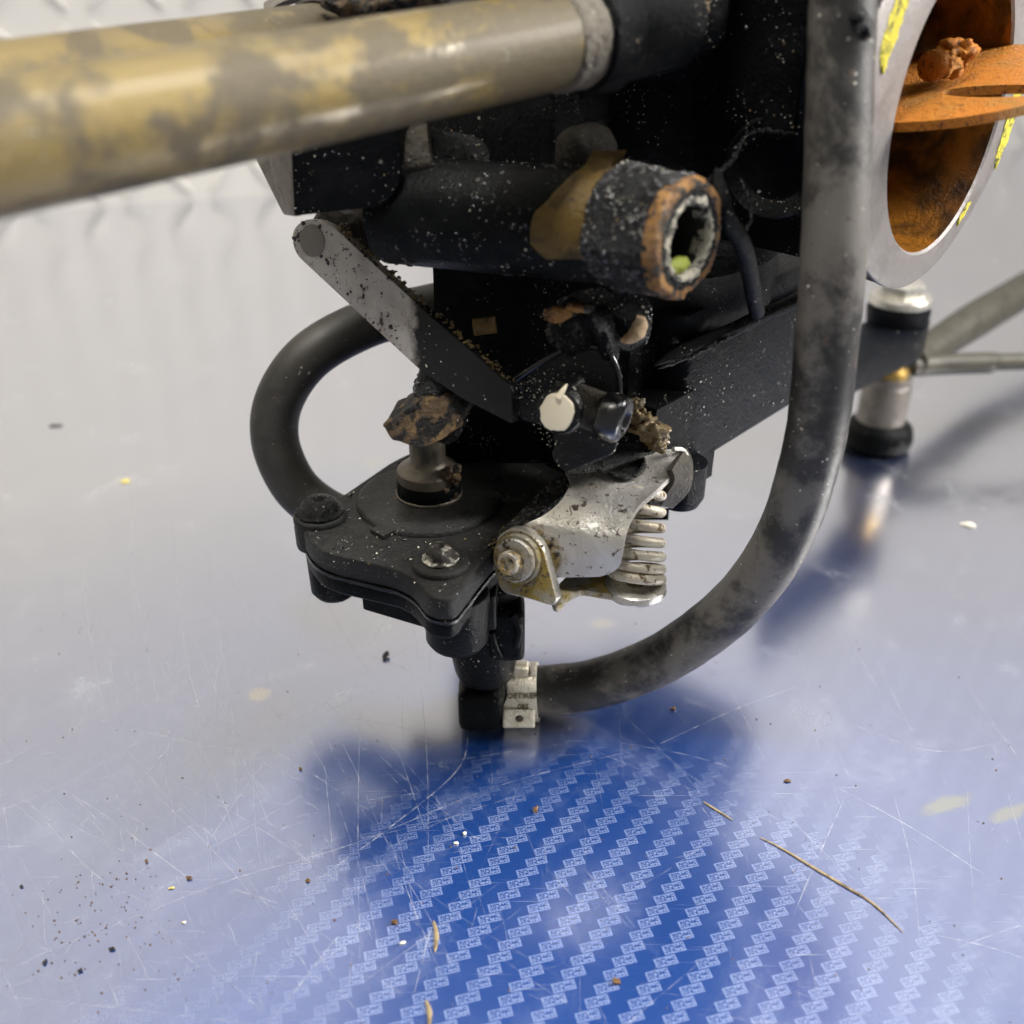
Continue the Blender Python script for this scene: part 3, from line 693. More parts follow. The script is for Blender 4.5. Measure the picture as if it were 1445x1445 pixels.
dc = atz(606, 706, ZP)
bm = bmesh.new(); lathe(bm, V((dc.x, dc.y, ZP-.2)), SZ, [(15.2, 0), (15.0, 1.0), (14.2, 1.5), (0, 1.9)], 64); rough(bm, .08, .3)
link('diaphragm_disc', bm, M['pump'], cover, 50)
bm = bmesh.new(); cpt = V((dc.x, dc.y+.5, ZP))
lathe(bm, cpt, SZ, [(6.9, 1.2), (7.0, 2), (6.4, 2.6), (6.4, 7.2), (5.8, 7.8), (4.2, 8.6), (3.7, 9.6), (3.7, 17), (0, 17)], 44)
plg = link('plunger', bm, M['shaft'], carb, 40)
bm = bmesh.new(); lathe(bm, cpt, SZ, [(6.6, 1.5), (6.75, 2.0), (6.7, 4.6), (6.45, 5.2)], 44); rough(bm, .1, .5)
link('plunger_seal', bm, M['black_smooth'], plg, 40)
bm = bmesh.new()
for k in range(16): blob(bm, cpt+V((3.4+random.gauss(1.2, 1.0), -3.6+random.gauss(0, .9), random.uniform(2.5, 10))), (SX, SY, SZ), (random.uniform(.6, 1.3),)*3, .5, .7, 2, k)
link('rust_crust', bm, M['rust'], plg, 60, kind='stuff')
bm = bmesh.new()
pa = [at(*p) for p in ((682, 768, 168), (700, 742, 170), (770, 676, 182), (806, 648, 186), (812, 690, 181), (796, 722, 176), (745, 742, 171), (720, 770, 166))]
pa = [V((p.x, p.y, ZP+1.2+max(0, (p.x+6)*.42))) for p in pa]
prism(bm, pa, SZ*-7, 1.5, 3); bmesh.ops.triangulate(bm, faces=[f for f in bm.faces if len(f.verts) > 4]); rough(bm, .3, .3, 3)
pump_arm = link('pump_arm', bm, M['cast'], carb, 50)
# gasket and lower half
bm = bmesh.new(); cx = sum(p.x for p in pp)/len(pp); cy = sum(p.y for p in pp)/len(pp)
prism(bm, [V((cx+(p.x-cx)*1.008, cy+(p.y-cy)*1.008, ZP-5.2)) for p in pp], SZ*-.7, 0); rough(bm, .15, .5)
link('pump_gasket', bm, M['black_gloss'], carb, 40)
bm = bmesh.new(); prism(bm, [V((cx+(p.x-cx)*.985, cy+(p.y-cy)*.985, ZP-5.9)) for p in pp], SZ*-3.6, .7, 2)
lugL = atz(452, 730, ZP); lugF = atz(622, 796, ZP)
lathe(bm, V((lugL.x+1.5, lugL.y, 0)), SZ, [(0, ZP-7), (5.2, ZP-7), (5.0, ZP-17), (4.2, ZP-18.4), (0, ZP-18.6)], 36)
lathe(bm, V((lugF.x+2.6, lugF.y+1.5, 0)), SZ, [(0, ZP-7), (6.4, ZP-7), (6.2, ZP-18), (5.2, ZP-19.6), (0, ZP-20)], 36)
ch = [atz(u, v, ZP-9) for u, v in [(508, 812), (640, 850), (700, 840), (720, 700), (560, 680)]]
prism(bm, [V((p.x, p.y, ZP-9)) for p in ch], SZ*-8.5, 1.4, 3); rough(bm, .2, .2)
ph = link('pump_housing', bm, M['black_smooth'], carb, 35)
bm = bmesh.new(); e0 = at(684, 930, 177)
lathe(bm, V((e0.x, e0.y, 0)), SZ, [(0, 40), (8.0, 40), (7.8, 30), (7.3, 20), (6.3, 13.5), (0, 13)], 40); rough(bm, .2, .2)
box(bm, at(716, 885, 172), (SX, SY, SZ), (3.6, 4, 6.4), 1.8, 3)
tube(bm, [at(694, 892, 168), at(699, 912, 168), at(706, 926, 168)], .7, 10, 3); tube(bm, [at(722, 868, 167.5), at(733, 885, 167.5), at(728, 912, 168.5)], .8, 10, 4)
link('pump_outlet', bm, M['black_smooth'], carb, 40)
bm = bmesh.new(); box(bm, V((at(679, 985, 176).x, 176, 7.0)), (SX, SY, SZ), (5.0, 5, 5.4), 2.6, 5); rough(bm, .15, .3)
tube(bm, [at(700, 976, 178), at(724, 976, 179.5)], 4.6, 24, 2)
link('outlet_elbow', bm, M['black_smooth'], carb, 40)
# screws
def screw(c, ax, r, m, lab=None, par=None, recess=True):
    b = bmesh.new()
    prof = [(r*1.25, 0), (r*1.3, .5), (r*1.05, .8), (r, 1.2), (r*.98, 2.0), (r*.8, 2.7), (r*.5, 3.05), (r*.36, 3.05), (r*.12, 2.0), (0, 2.0)] if recess else [(r*1.25, 0), (r*1.3, .5), (r*1.05, .8), (r, 1.2), (r*.98, 2.0), (r*.8, 2.9), (r*.4, 3.4), (0, 3.5)]
    lathe(b, c, ax, prof, 36, rf=(lambda t: 1+.02*math.sin(9*t))); rough(b, .1, .5)
    return link('screw', b, m, par, 40, **({'label': lab} if lab else {}))
screw(V((lugL.x, lugL.y+.4, ZP+1)), SZ, 3.8, M['cast'], 'black crusted screw on the left lug', cover)
screw(V((lugF.x, lugF.y, ZP+1)), SZ, 2.7, M['dirty_screw'], 'shiny domed screw on the front lug', cover, True)

# black screw plate with the idle screw
NP = V((-.22, -.95, .2)).normalized(); PP0 = at(800, 560, 173)
pl = rpoly([(724, 540), (733, 528), (800, 491), (852, 490), (874, 520), (878, 590), (868, 640), (800, 668), (786, 660), (779, 602), (734, 594)], [6, 8, 14, 18, 14, 6, 10, 10, 8, 6, 8], 6)
bm = bmesh.new(); prism(bm, [atp(u, v, PP0, NP) for u, v in pl], -NP*2.6, 1.0, 3); rough(bm, .08, .4)
plate = link('screw_plate', bm, M['black_gloss'], carb, 40)
bm = bmesh.new()
for pth in ([(728, 592), (726, 545), (736, 530), (800, 493), (850, 492), (871, 520), (876, 570)],):
    tube(bm, [atp(u, v, PP0, NP)+NP*.15 for u, v in pth], .5, 10, 6)
link('highlight_rim', bm, M['polished'], plate, 60)  # thin glossy tube added along the plate rim to catch highlights
s1 = at(880, 594, 163.5); s0 = at(798, 564, 169)
sa_ = (s1-s0).normalized()
bm = bmesh.new(); lathe(bm, s0, sa_, [(0, -1.5), (4.9, -1.4), (5.1, -.5), (5.1, 1.2), (4.4, 2.0), (3.4, 2.1)], 6); bevel(bm, .35, 2, 20); rough(bm, .1, .3)
nut = link('lock_nut', bm, M['black_gloss'], plate, 40)
bm = bmesh.new(); prof = [(3.3, 1)]
for k in range(11): prof += [(3.7, 2.2+k*.62), (3.0, 2.51+k*.62)]
prof += [(3.3, 9.2), (0, 9.2)]
lathe(bm, s0, sa_, prof, 32); scr = link('idle_screw', bm, M['gritty_dark'], plate, 50)
bm = bmesh.new()
lathe(bm, s1, sa_, [(3, -4.2), (4.0, -4.0), (4.4, -3.4), (4.4, -.8), (3.9, .1), (3.2, .4), (2.2, .4), (1.6, -1.0), (0, -1.1)], 40); rough(bm, .12, .4)
link('screw_head', bm, M['polished'], scr, 50)
# the white paint mark lies on the nut's face
bm = bmesh.new(); na = V((-.30, -.93, .18)).normalized(); xx, yy, zz = axes(na); pc = at(786, 583, 163.4)
N = 44; rim = []
for k in range(N):
    t = 2*PI*k/N; r = 1+.10*noise.fractal(V((math.cos(t)*1.6, math.sin(t)*1.6, .5)), .8, 2, 3)
    rim.append(pc+xx*(3.05*r*math.cos(t))+yy*(3.35*r*math.sin(t)-.5*abs(math.cos(t))*0))
prism(bm, rim, -na*.8, .2, 2)
tube(bm, [pc+yy*2.6-na*.2, pc+yy*4.0+xx*.6-na*.7, pc+yy*4.9+xx*1.0-na*1.6], lambda t: .75-.55*t, 10, 3)
link('paint_mark', bm, M['white_paint'], nut, 60)
bm = bmesh.new(); lathe(bm, pc-na*5.3, na, [(4.4, 0), (4.4, 3.6), (3.9, 4.5), (0, 4.6)], 36); rough(bm, .1, .3)
link('stop_pad', bm, M['black_gloss'], nut, 40)
# yellow gunk behind the screw head
bm = bmesh.new()
for u, v, q in ((906, 586, 2.1), (915, 604, 3.0), (928, 622, 2.6), (897, 570, 1.3)):
    blob(bm, at(u, v, 178), (SX, SY, SZ), (q*.95, q*.6, q*.75), .75, .45, 4, int(u))
rough(bm, .35, 1.1, 4)
link('grime_clump', bm, M['gunk'], carb, 60, kind='stuff')

# chrome lever: bent sheet
rows = [((800, 634, 184.5), (964, 634, 182)), ((796, 656, 180), (956, 660, 177)), ((804, 680, 175.5), (930, 688, 172)), ((796, 700, 172), (904, 711, 168)), ((782, 716, 170.2), (894, 726, 166.0)), ((764, 729, 169), (887, 741, 164.5)),
        ((734, 746, 168.4), (881, 764, 162.8)), ((730, 782, 167.8), (878, 784, 162.4)), ((733, 798, 167.5), (874, 799, 162.6)), ((737, 809, 167.3), (863, 808, 163.0)), ((742, 816, 167.2), (846, 814, 163.6))]
bm = sheet([(at(*a), at(*b_)) for a, b_ in rows], 14, 6, 1.3)
chrome = link('chrome_lever', bm, M['chrome'], carb, 50)
bm = sheet([(at(962, 634, 183), at(940, 664, 174.6)), (at(970, 652, 182), at(944, 676, 175)), (at(968, 686, 182), at(934, 694, 176.5)), (at(944, 712, 182), at(928, 708, 178))], 6, 5, 1.2)
link('curled_lip', bm, M['gritty_dark'], chrome, 50)
bm = bmesh.new(); tube(bm, [at(950, 634, 180), at(964, 636, 181.4), at(971, 654, 181.2), at(968, 686, 181.2), at(945, 712, 181.3), at(932, 712, 180)], .55, 10, 5)
link('lip_edge', bm, M['bright_edge'], chrome, 60)
hc = at(882, 656, 178); bm = bmesh.new()
tn_ = ((at(802, 656, 180)-at(940, 656, 177)).cross(at(880, 690, 173)-at(880, 640, 182))).normalized()
if tn_.z < 0: tn_ = -tn_
lathe(bm, hc+tn_*.15, tn_, [(0, .0), (3.1, .05), (3.4, .55), (3.9, .5), (4.2, 0)], 36); rough(bm, .1, .6)
link('oily_hole', bm, M['cast'], chrome, 50)
# black oily tab: the foot of the screw plate lying on the chrome lever
bm = sheet([(at(784, 630, 180.0), at(880, 622, 177.5)), (at(780, 642, 178.4), at(930, 634, 177.6)), (at(786, 656, 176.8), at(900, 648, 176)), (at(806, 672, 174.6), at(856, 668, 174))], 12, 4, .9)
rough(bm, .2, .5)
link('oily_foot', bm, M['cast'], plate, 50)

# pivot plate, washers, pin
NPN = V((-.45, -.85, .28)).normalized(); PC = at(715, 796, 160)
x_, y_, _ = axes(NPN)
bm = bmesh.new()
pt2 = []
Pp = PC-NPN*5
pl = [(694, 790), (700, 758), (720, 744), (745, 748), (766, 772), (776, 810), (786, 846), (780, 856), (748, 846), (706, 836)]
pl = rpoly(pl, [12, 14, 12, 12, 12, 6, 4, 5, 5, 14], 5)
prism(bm, [atp(u, v, Pp, NPN) for u, v in pl], -NPN*2.6, .35, 2)
pv_ = link('pivot_bracket', bm, M['bright_edge'], carb, 40)
bm = bmesh.new()
ct = V((0, 0, 0)); q_ = [atp(u, v, Pp+NPN*.12, NPN) for u, v in pl]
for p in q_: ct += p/len(q_)
prism(bm, [ct+(p-ct)*.965 for p in q_], -NPN*.5, .1, 1)
link('dirty_face', bm, M['dirty_steel'], pv_, 40)
def wash(name, h, r0, r1, t, m):
    b = bmesh.new(); lathe(b, PC-NPN*h, NPN, [(r0, 0), (r1, 0), (r1, t*.7), (r1-.25, t), (r0+.1, t), (r0, t*.8)], 44); rough(b, .06, .5)
    return link(name, b, m, pv_, 40)
wash('washer', 4.8, 2, 4.9, 1.1, M['dirty_steel']); wash('washer', 3.5, 2, 4.2, .9, M['grimy_washer'])
bm = bmesh.new(); lathe(bm, PC-NPN*3, NPN, [(2.3, 0), (2.3, 2.6), (2.0, 3.0), (1.5, 3.0), (1.3, 2.5), (0, 2.4)], 36); link('pivot_pin', bm, M['chrome'], pv_, 40)
bm = bmesh.new()
for k in range(40):
    a = random.uniform(0, 2*PI); r = random.uniform(4.6, 7)
    blob(bm, PC-NPN*random.uniform(4.4, 5)+x_*(r*math.cos(a)*.9)+y_*(r*math.sin(a)*.8), (SX, SY, SZ), (random.uniform(.12, .4), random.uniform(.12, .3), random.uniform(.12, .3)), .6, 2, 2, k)
link('grease_crumbs', bm, M['gunk'], pv_, 60, kind='stuff')
# foot arm to the spring seat
zf = 43.5
pl = [(776, 838), (800, 812), (850, 806), (880, 800), (926, 800), (938, 815), (930, 838), (895, 846), (858, 838), (820, 832), (800, 842), (792, 854), (782, 856)]
bm = bmesh.new(); prism(bm, [atz(p.x, p.y, zf) for p in rpoly(pl, 6, 4)], SZ*-1.4, .35, 2); rough(bm, .06, .5)
foot = link('spring_foot', bm, M['dirty_steel'], pv_, 40)
# spring
sb, st_ = atz(897, 822, zf+.3), at(906, 690, 176)
bm = bmesh.new(); pts = []; turns = 6.6; NN = 180
axs = (st_-sb).normalized(); fx, fy, _ = frame(axs)
for k in range(NN+1):
    t = k/NN; hgt = (st_-sb).length*(.04+.96*(t**1.25)); a = turns*2*PI*t
    r = 5.1-1.3*t
    pts.append(sb+axs*hgt+(fx*math.cos(a)+fy*math.sin(a))*r)
tube(bm, pts, 1.02, 12, 0)
link('return_spring', bm, M['spring'], carb, 60)
bm = bmesh.new(); lathe(bm, V((sb.x, sb.y, zf-1.6)), SZ, [(2, 0), (5.9, 0), (6.2, .5), (6.0, 1.7), (5.3, 2.0), (2, 2.0)], 44); rough(bm, .1, .5)
link('spring_seat', bm, M['bright_edge'], foot, 40)

# right side: bolt, lever plate, pin, rods
bm = bmesh.new(); bb = at(1272, 416, 312); q = 1.33
lathe(bm, bb, SZ, [(0, -3), (6.6*q, -2.2*q), (7.2*q, -1.8*q), (7.2*q, -.6*q), (6.8*q, 0), (0, 0)], 40)
hx = [bb+V((5.6*q*math.cos(PI/3*k+.3), 5.6*q*math.sin(PI/3*k+.3), -.3)) for k in range(6)]
b2 = bmesh.new(); prism(b2, hx, SZ*4.2, .6, 2); add(bm, b2)
link('hex_bolt', bm, M['bright_edge'], carb, 40)
bm = bmesh.new(); lathe(bm, bb-SZ*3, SZ, [(0, .2), (9.2, 0), (9.8, -1.5), (8.8, -9), (8.8, -18), (0, -18)], 40); link('bolt_boss', bm, M['black_navy'], carb, 40)
pl = [(1120, 500), (1215, 455), (1300, 440), (1316, 452), (1302, 470), (1215, 512), (1120, 560)]
bm = bmesh.new(); prism(bm, [atz(p.x, p.y, 47) for p in rpoly(pl, [2, 12, 12, 10, 10, 12, 2], 4)], SZ*-9, .9, 2)
link('lever_plate', bm, M['black_navy'], carb, 40)
pn = at(1256, 522, 318)
bm = bmesh.new(); lathe(bm, V((pn.x, pn.y, 0)), SZ, [(0, pn.z-24), (8.0, pn.z-24), (8.0, pn.z-5), (7.5, pn.z-4.4), (7.7, pn.z-2.6), (7.2, pn.z-1.4), (0, pn.z-1)], 36)
pin = link('link_pin', bm, M['grey_steel'], carb, 40)
bm = bmesh.new(); lathe(bm, V((pn.x, pn.y, pn.z-2)), SZ, [(0, 0), (6.1, 0), (6.1, 2.6), (5, 3.4), (5, 9), (0, 9)], 32); link('pin_collar', bm, M['gold'], pin, 40)
bm = bmesh.new(); lathe(bm, V((pn.x, pn.y, .3)), SZ, [(0, 0), (9.5, 0), (11.4, 1.5), (11.8, 4), (11.0, 7.5), (8.6, 9.5), (7, 10)], 40); link('rubber_foot', bm, M['black_smooth'], pin, 40)
bm = bmesh.new(); tube(bm, [at(1288, 512, 322), at(1305, 498, 336), at(1375, 452, 366), at(1440, 413, 398), at(1560, 340, 450)], lambda t: 4.8 if t < .08 else 4.6+2.2*min(1, t*2.0), 20, 5)
link('control_rod', bm, M['rod'], carb, 60, label='thick rod slanting up to the right')
bm = bmesh.new(); tube(bm, [at(1284, 517, 322), at(1330, 514, 326), at(1398, 512, 328), at(1405, 511, 328), at(1580, 507, 332)], lambda t: 3.6 if t < .6 else 2.9, 20, 5)
link('control_rod', bm, M['rod'], carb, 60, label='thin rod lying level to the right')

# ------------------------------------------------------------------ pipes, hoses, clamp
bm = bmesh.new(); tube(bm, [P1a, P1a.lerp(P1b, .35), P1a.lerp(P1b, .7), P1b-ax1*1], 7.0, 48, 6); rough(bm, .05, .2)
link('brass_pipe', bm, M['pipe'], None, 60, label='front gold painted pipe with large grey worn patches, nearest the viewer', cat='pipe', group='gold pipes at the upper left')
bm = bmesh.new(); tube(bm, [P2a, P2a.lerp(P2b, .35), P2a.lerp(P2b, .7), P2b], 7.0, 48, 6); rough(bm, .05, .2)
link('brass_pipe', bm, M['pipe'], None, 60, label='rear gold pipe half hidden behind the nearer pipe, ending in a dark ring', cat='pipe', group='gold pipes at the upper left')
hp = [(1206, -120, 174), (1194, -40, 172), (1188, 40, 170.5), (1184, 150, 168), (1179, 300, 164), (1172, 420, 162), (1159, 560, 162), (1143, 650, 163.5), (1114, 740, 166.5), (1066, 822, 170), (1000, 886, 173.5), (920, 936, 176.5), (840, 965, 178.5), (770, 974, 179.8), (722, 976, 180)]
bm = bmesh.new(); tube(bm, [at(*p) for p in hp], lambda t: 4.95+.75*t, 40, 8); rough(bm, .16, .12); rough(bm, .05, .7)
hose_thick = link('rubber_hose', bm, M['hose'], None, 60, label='thick weathered grey-black rubber hose curving down the right side to the metal clamp', cat='hose', group='rubber hoses on the carburettor')
hp2 = [(680, 420, 232), (600, 436, 229), (520, 456, 223), (440, 500, 216), (396, 560, 212), (388, 620, 210), (412, 680, 208), (450, 716, 206), (500, 740, 202), (560, 760, 196)]
bm = bmesh.new(); tube(bm, [at(*p) for p in hp2], 5.4, 36, 8)
link('rubber_hose', bm, M['hose_dark'], None, 60, label='smooth dark rubber hose looping round behind the lever on the left', cat='hose', group='rubber hoses on the carburettor')
bm = bmesh.new(); hc_ = at(1217, 38, 166); blob(bm, hc_, (SX, SY, SZ), (1.6, 1.0, 1.9), .5, .6, 3, 4); blob(bm, hc_+V((-.8, -.3, 1.6)), (SX, SY, SZ), (1.3, .8, 1.0), .5, .6, 3, 9)
link('torn_nick', bm, M['cast'], hose_thick, 60)
ca0, ca1 = at(712, 977, 180.2), at(764, 976, 179.6); cax = (ca1-ca0).normalized()
clamp = thing('hose_clamp', (ca0.x+3, ca0.y, 0), 'small silver ear clamp crimped round the lower end of the thick hose', 'hose clamp')
L_ = (ca1-ca0).length
bm = bmesh.new(); lathe(bm, ca0, cax, [(6.1, 0), (6.65, 0), (6.7, .3), (6.7, L_-.9), (6.6, L_-.6), (6.1, L_-.6)], 56, SZ)
band = link('band', bm, M['zinc'], clamp, 40)
fr = V((0, -.80, -.60)).normalized()
ec = at(732, 1014, 172.2)
bm = bmesh.new(); fa = axes(V((0, -.75, .66)))
box(bm, V((ec.x, ec.y, max(ec.z, 2.2))), fa, (3.5, 2.0, 1.0), .5, 3)
ear = link('ear', bm, M['zinc'], clamp, 40)
bm = bmesh.new(); blob(bm, V((ec.x+.1, ec.y-.72, max(ec.z, 2.2)+.62)), fa, (1.0, .8, .3), .1, .5, 2); link('dimple', bm, M['shaft'], ear, 50)
bm = bmesh.new(); tp = at(735, 944, 179)
box(bm, V((tp.x, tp.y, tp.z)), (SX, SY, SZ), (1.7, 1.6, 1.4), .4, 2); box(bm, V((tp.x-2.7, tp.y, tp.z-.4)), (SX, SY, SZ), (.5, 1.6, 1.2), .2, 2); box(bm, V((tp.x+2.7, tp.y, tp.z-.4)), (SX, SY, SZ), (.6, 1.6, 1.2), .2, 2)
link('crimp', bm, M['zinc'], clamp, 40)
def letters(txt, size, org, axx, r, ang0):
    """raised letters wrapped round the band"""
    cu = bpy.data.curves.new('t', 'FONT'); cu.body = txt; cu.size = size; cu.extrude = .26; cu.align_x = 'CENTER'; cu.resolution_u = 2
    ob = bpy.data.objects.new('t', cu); C.objects.link(ob); bpy.context.view_layer.update()
    me = bpy.data.meshes.new_from_object(ob); b = bmesh.new(); b.from_mesh(me); bpy.data.objects.remove(ob)
    fwd = V((0, -1, 0)); 
    for v in b.verts:
        a = ang0+v.co.y/r; rr = r+v.co.z
        v.co = org+axx*v.co.x+(fwd*math.cos(a)+SZ*math.sin(a))*rr
    return b
b = letters('OETIKER', 1.75, ca0.lerp(ca1, .48), cax, 6.72, math.radians(28)); add(b, letters('085', 1.75, ca0.lerp(ca1, .5), cax, 6.72, math.radians(7)))
link('stamped_lettering', b, M['zinc_shade'], band, 0)

# ------------------------------------------------------------------ loose bits on the tabletop
def flake(u, v, lx, ly, h, rot, m, name, label, cat, group=None, seed=0):
    lx, ly, h = lx*.72, ly*.72, h*.55; p = atz(u, v, 0); b = bmesh.new(); x = V((math.cos(rot), math.sin(rot), 0)); y = V((-x.y, x.x, 0))
    blob(b, V((p.x, p.y, h*.8)), (x, y, SZ), (lx, ly, h), .9, .8/max(lx, .4), 3, seed)
    lo = min(vv.co.z for vv in b.verts)
    for vv in b.verts: vv.co.z += .02-lo
    return link(name, b, m, None, 50, label=label, cat=cat, group=group)
M['crumb_dark'] = dirty('dark crumb', (.02, .018, .016), .5, bump=.8)
M['crumb_brown'] = dirty('rust crumb', (.15, .075, .02), .5, col2=(.05, .03, .015), s2=.8, bump=.8)
M['crumb_pale'] = dirty('pale chip', (.72, .68, .55), .5, bump=.4)
M['crumb_yellow'] = dirty('yellow chip', (.62, .52, .14), .5, bump=.4)
G = 'crumbs lying on the blue tabletop'
BITS = [
 (1365, 742, 3.0, 1.6, .5, -.3, 'crumb_pale', 'large pale oval chip on the tabletop right of the thick hose'),
 (545, 928, 1.0, 1.3, .9, .2, 'crumb_dark', 'black crumb left of the pump outlet elbow'),
 (557, 1303, .85, .75, .7, 0, 'crumb_brown', 'golden brown crumb on the left part of the printed blue area'),
 (568, 1331, .7, .4, .3, .5, 'crumb_pale', 'pale flake just below the golden brown crumb'),
 (870, 1386, .75, .9, .6, .9, 'crumb_brown', 'brown crumb near the bottom edge right of centre'),
 (756, 1144, .6, 1.1, .5, 0, 'crumb_brown', 'small brown crumb below the hose clamp'),
 (1110, 1103, 1.0, .5, .4, 0, 'crumb_brown', 'flat tan crumb right of the printed area below the hose bend'),
 (655, 1178, .45, .55, .4, 0, 'crumb_pale', 'upper of two tiny pale specks left of the small brown crumb'),
 (644, 1190, .6, .4, .3, 0, 'crumb_pale', 'lower of two tiny pale specks left of the small brown crumb'),
 (950, 1001, .7, .6, .5, 0, 'crumb_brown', 'orange crumb under the lower bend of the thick hose'),
 (268, 1240, .7, .55, .5, .4, 'crumb_brown', 'amber crumb at the end of a long scratch on the left'),
 (242, 1254, .8, .35, .3, .5, 'crumb_yellow', 'pale yellow flake beside the amber crumb'),
 (158, 1341, .7, .45, .4, .1, 'crumb_dark', 'dark crumb on a pale scratch near the lower left'),
 (113, 1371, .45, .4, .4, 0, 'crumb_dark', 'dark speck near the bottom left corner, right of one like it'),
 (64, 1358, .4, .6, .4, 0, 'crumb_dark', 'elongated dark speck near the bottom left corner'),
 (424, 1086, .5, .45, .4, 0, 'crumb_brown', 'brown speck on the milky area left of the printed blue'),
 (434, 1244, .5, .5, .4, 0, 'crumb_brown', 'brown speck by the left border of the printed blue'),
 (207, 1216, .45, .5, .4, 0, 'crumb_brown', 'brown speck above and left of the amber crumb'),
 (260, 1302, .5, .3, .3, .1, 'crumb_pale', 'pale speck below the amber crumb'),
 (31, 1252, .4, .4, .3, 0, 'crumb_dark', 'dark speck at the far left beside a scratch crossing'),
 (176, 679, 2.6, 1.3, .3, 0, 'crumb_yellow', 'soft yellow flake on the pale tabletop at the left'),
 (78, 601, 3.2, 1.4, .5, 0, 'crumb_dark', 'dark smudge of grit at the far left of the tabletop'),
]
for i, (u, v, lx, ly, h, r_, m, lab) in enumerate(BITS):
    flake(u, v, lx, ly, h, r_, M[m], 'crumb' if 'crumb' in lab or 'speck' in lab else 'flake', lab, 'crumb' if 'crumb' in lab or 'speck' in lab else 'flake', G, i)
def sliver(pts, r, m, name, label, cat):
    b = bmesh.new(); P = [atz(u, v, 0)+SZ*.35 for u, v in pts]
    tube(b, P, lambda t: .08+r*math.sin(PI*t)**.6*(.75+.5*abs(noise.noise(V((t*14, 0, r))))), 8, 6)
    for vv in b.verts: vv.co.z = .02+max(0, vv.co.z)*.55
    return link(name, b, m, None, 60, label=label, cat=cat)
M['tan_sliver'] = dirty('dry straw', (.30, .23, .13), .5, col2=(.10, .065, .03), s2=.5, bump=.5)  # for gouge marks built as raised slivers, and for the splinters
sliver([(1072, 1182), (1110, 1202), (1146, 1224), (1190, 1250), (1232, 1276), (1274, 1316)], .26, M['tan_sliver'], 'tan_sliver', 'long thin gouge across the printed blue area, built as a raised tan sliver', 'tan_sliver')
sliver([(992, 1132), (1008, 1142), (1034, 1158)], .2, M['tan_sliver'], 'tan_sliver', 'short gouge up and left of the long one, built as a raised brown sliver', 'tan_sliver')
sliver([(612, 1300), (616, 1320), (614, 1345)], .4, M['tan_sliver'], 'splinter', 'brown splinter on the lower left of the printed area', 'splinter')
sliver([(601, 1412), (606, 1428), (606, 1450)], .4, M['tan_sliver'], 'splinter', 'brown splinter at the bottom edge under the other splinter', 'splinter')
# scattered dust nobody could count
bm = bmesh.new()
for k in range(260):
    u, v = random.uniform(0, 1445), random.uniform(860, 1445)
    if random.random() < .35: u, v = random.gauss(150, 60), random.gauss(1290, 45)
    p = atz(u, v, .08); r = random.choice((.10, .12, .15, .2))
    b = bmesh.new(); bmesh.ops.create_icosphere(b, subdivisions=1, radius=r)
    for vv in b.verts: vv.co = V((vv.co.x*random.uniform(.7, 1.5), vv.co.y, vv.co.z*.7))+p
    add(bm, b)
link('dust', bm, M['crumb_brown'], None, 60, kind='stuff')
# scratches: shallow pale scores in the film
T = NT('pale score'); T.set(col=(.62, .62, .66), rough=.55)
tr = T.n('ShaderNodeBsdfTransparent'); mx = T.n('ShaderNodeMixShader'); om = T.t.nodes['Material Output']
T.put(mx.inputs[0], T.ramp(T.noise(.35, 4, .7), .35, .78, .0, .42)); T.t.links.new(tr.outputs[0], mx.inputs[1]); T.t.links.new(T.b.outputs[0], mx.inputs[2])
T.t.links.new(mx.outputs[0], om.inputs['Surface'])
bm = bmesh.new()
def score(pts, wd):
    P = smooth_path([atz(u, v, .03) for u, v in pts], 6); L = []; m = len(P)-1
    for i, p in enumerate(P):
        t = (P[min(i+1, m)]-P[max(i-1, 0)]).normalized(); s = V((-t.y, t.x, 0))*wd*.5*(.35+.65*math.sin(PI*i/m))
        p = p+V((0, 0, score.z)); L.append((bm.verts.new(p+s), bm.verts.new(p-s)))
    for a, b in zip(L, L[1:]): bm.faces.new((a[0], a[1], b[1], b[0]))
    score.z += .0004
score.z = 0
named = [([(100, 1120), (165, 1162), (220, 1205), (268, 1240)], .35), ([(60, 1345), (200, 1290), (330, 1240), (500, 1190), (700, 1110), (880, 1062)], .30),
 ([(450, 1240), (560, 1160), (650, 1080), (660, 1010)], .40), ([(120, 1012), (260, 1045), (420, 1070)], .28), ([(930, 1050), (1040, 1000), (1150, 960)], .3),
 ([(1195, 1020), (1320, 1060), (1445, 1040)], .2), ([(1180, 1110), (1290, 1170), (1390, 1235)], .35), ([(0, 1195), (38, 1194)], .4),
 ([(185, 700), (188, 800), (205, 900), (222, 990)], .22), ([(243, 730), (252, 850), (270, 960), (290, 1020)], .22),
 ([(1315, 1318), (1390, 1335), (1445, 1352)], .3), ([(0, 1405), (190, 1425), (360, 1445)], .25), ([(380, 1445), (470, 1330), (490, 1310)], .3), ([(40, 1130), (130, 1230), (215, 1278)], .25),
 ([(1190, 1130), (1150, 1220), (1120, 1290)], .3), ([(1100, 1140), (1160, 1200), (1215, 1250)], .25), ([(585, 1400), (600, 1340), (612, 1300)], .3)]
for p, wd in named: score(p, wd)
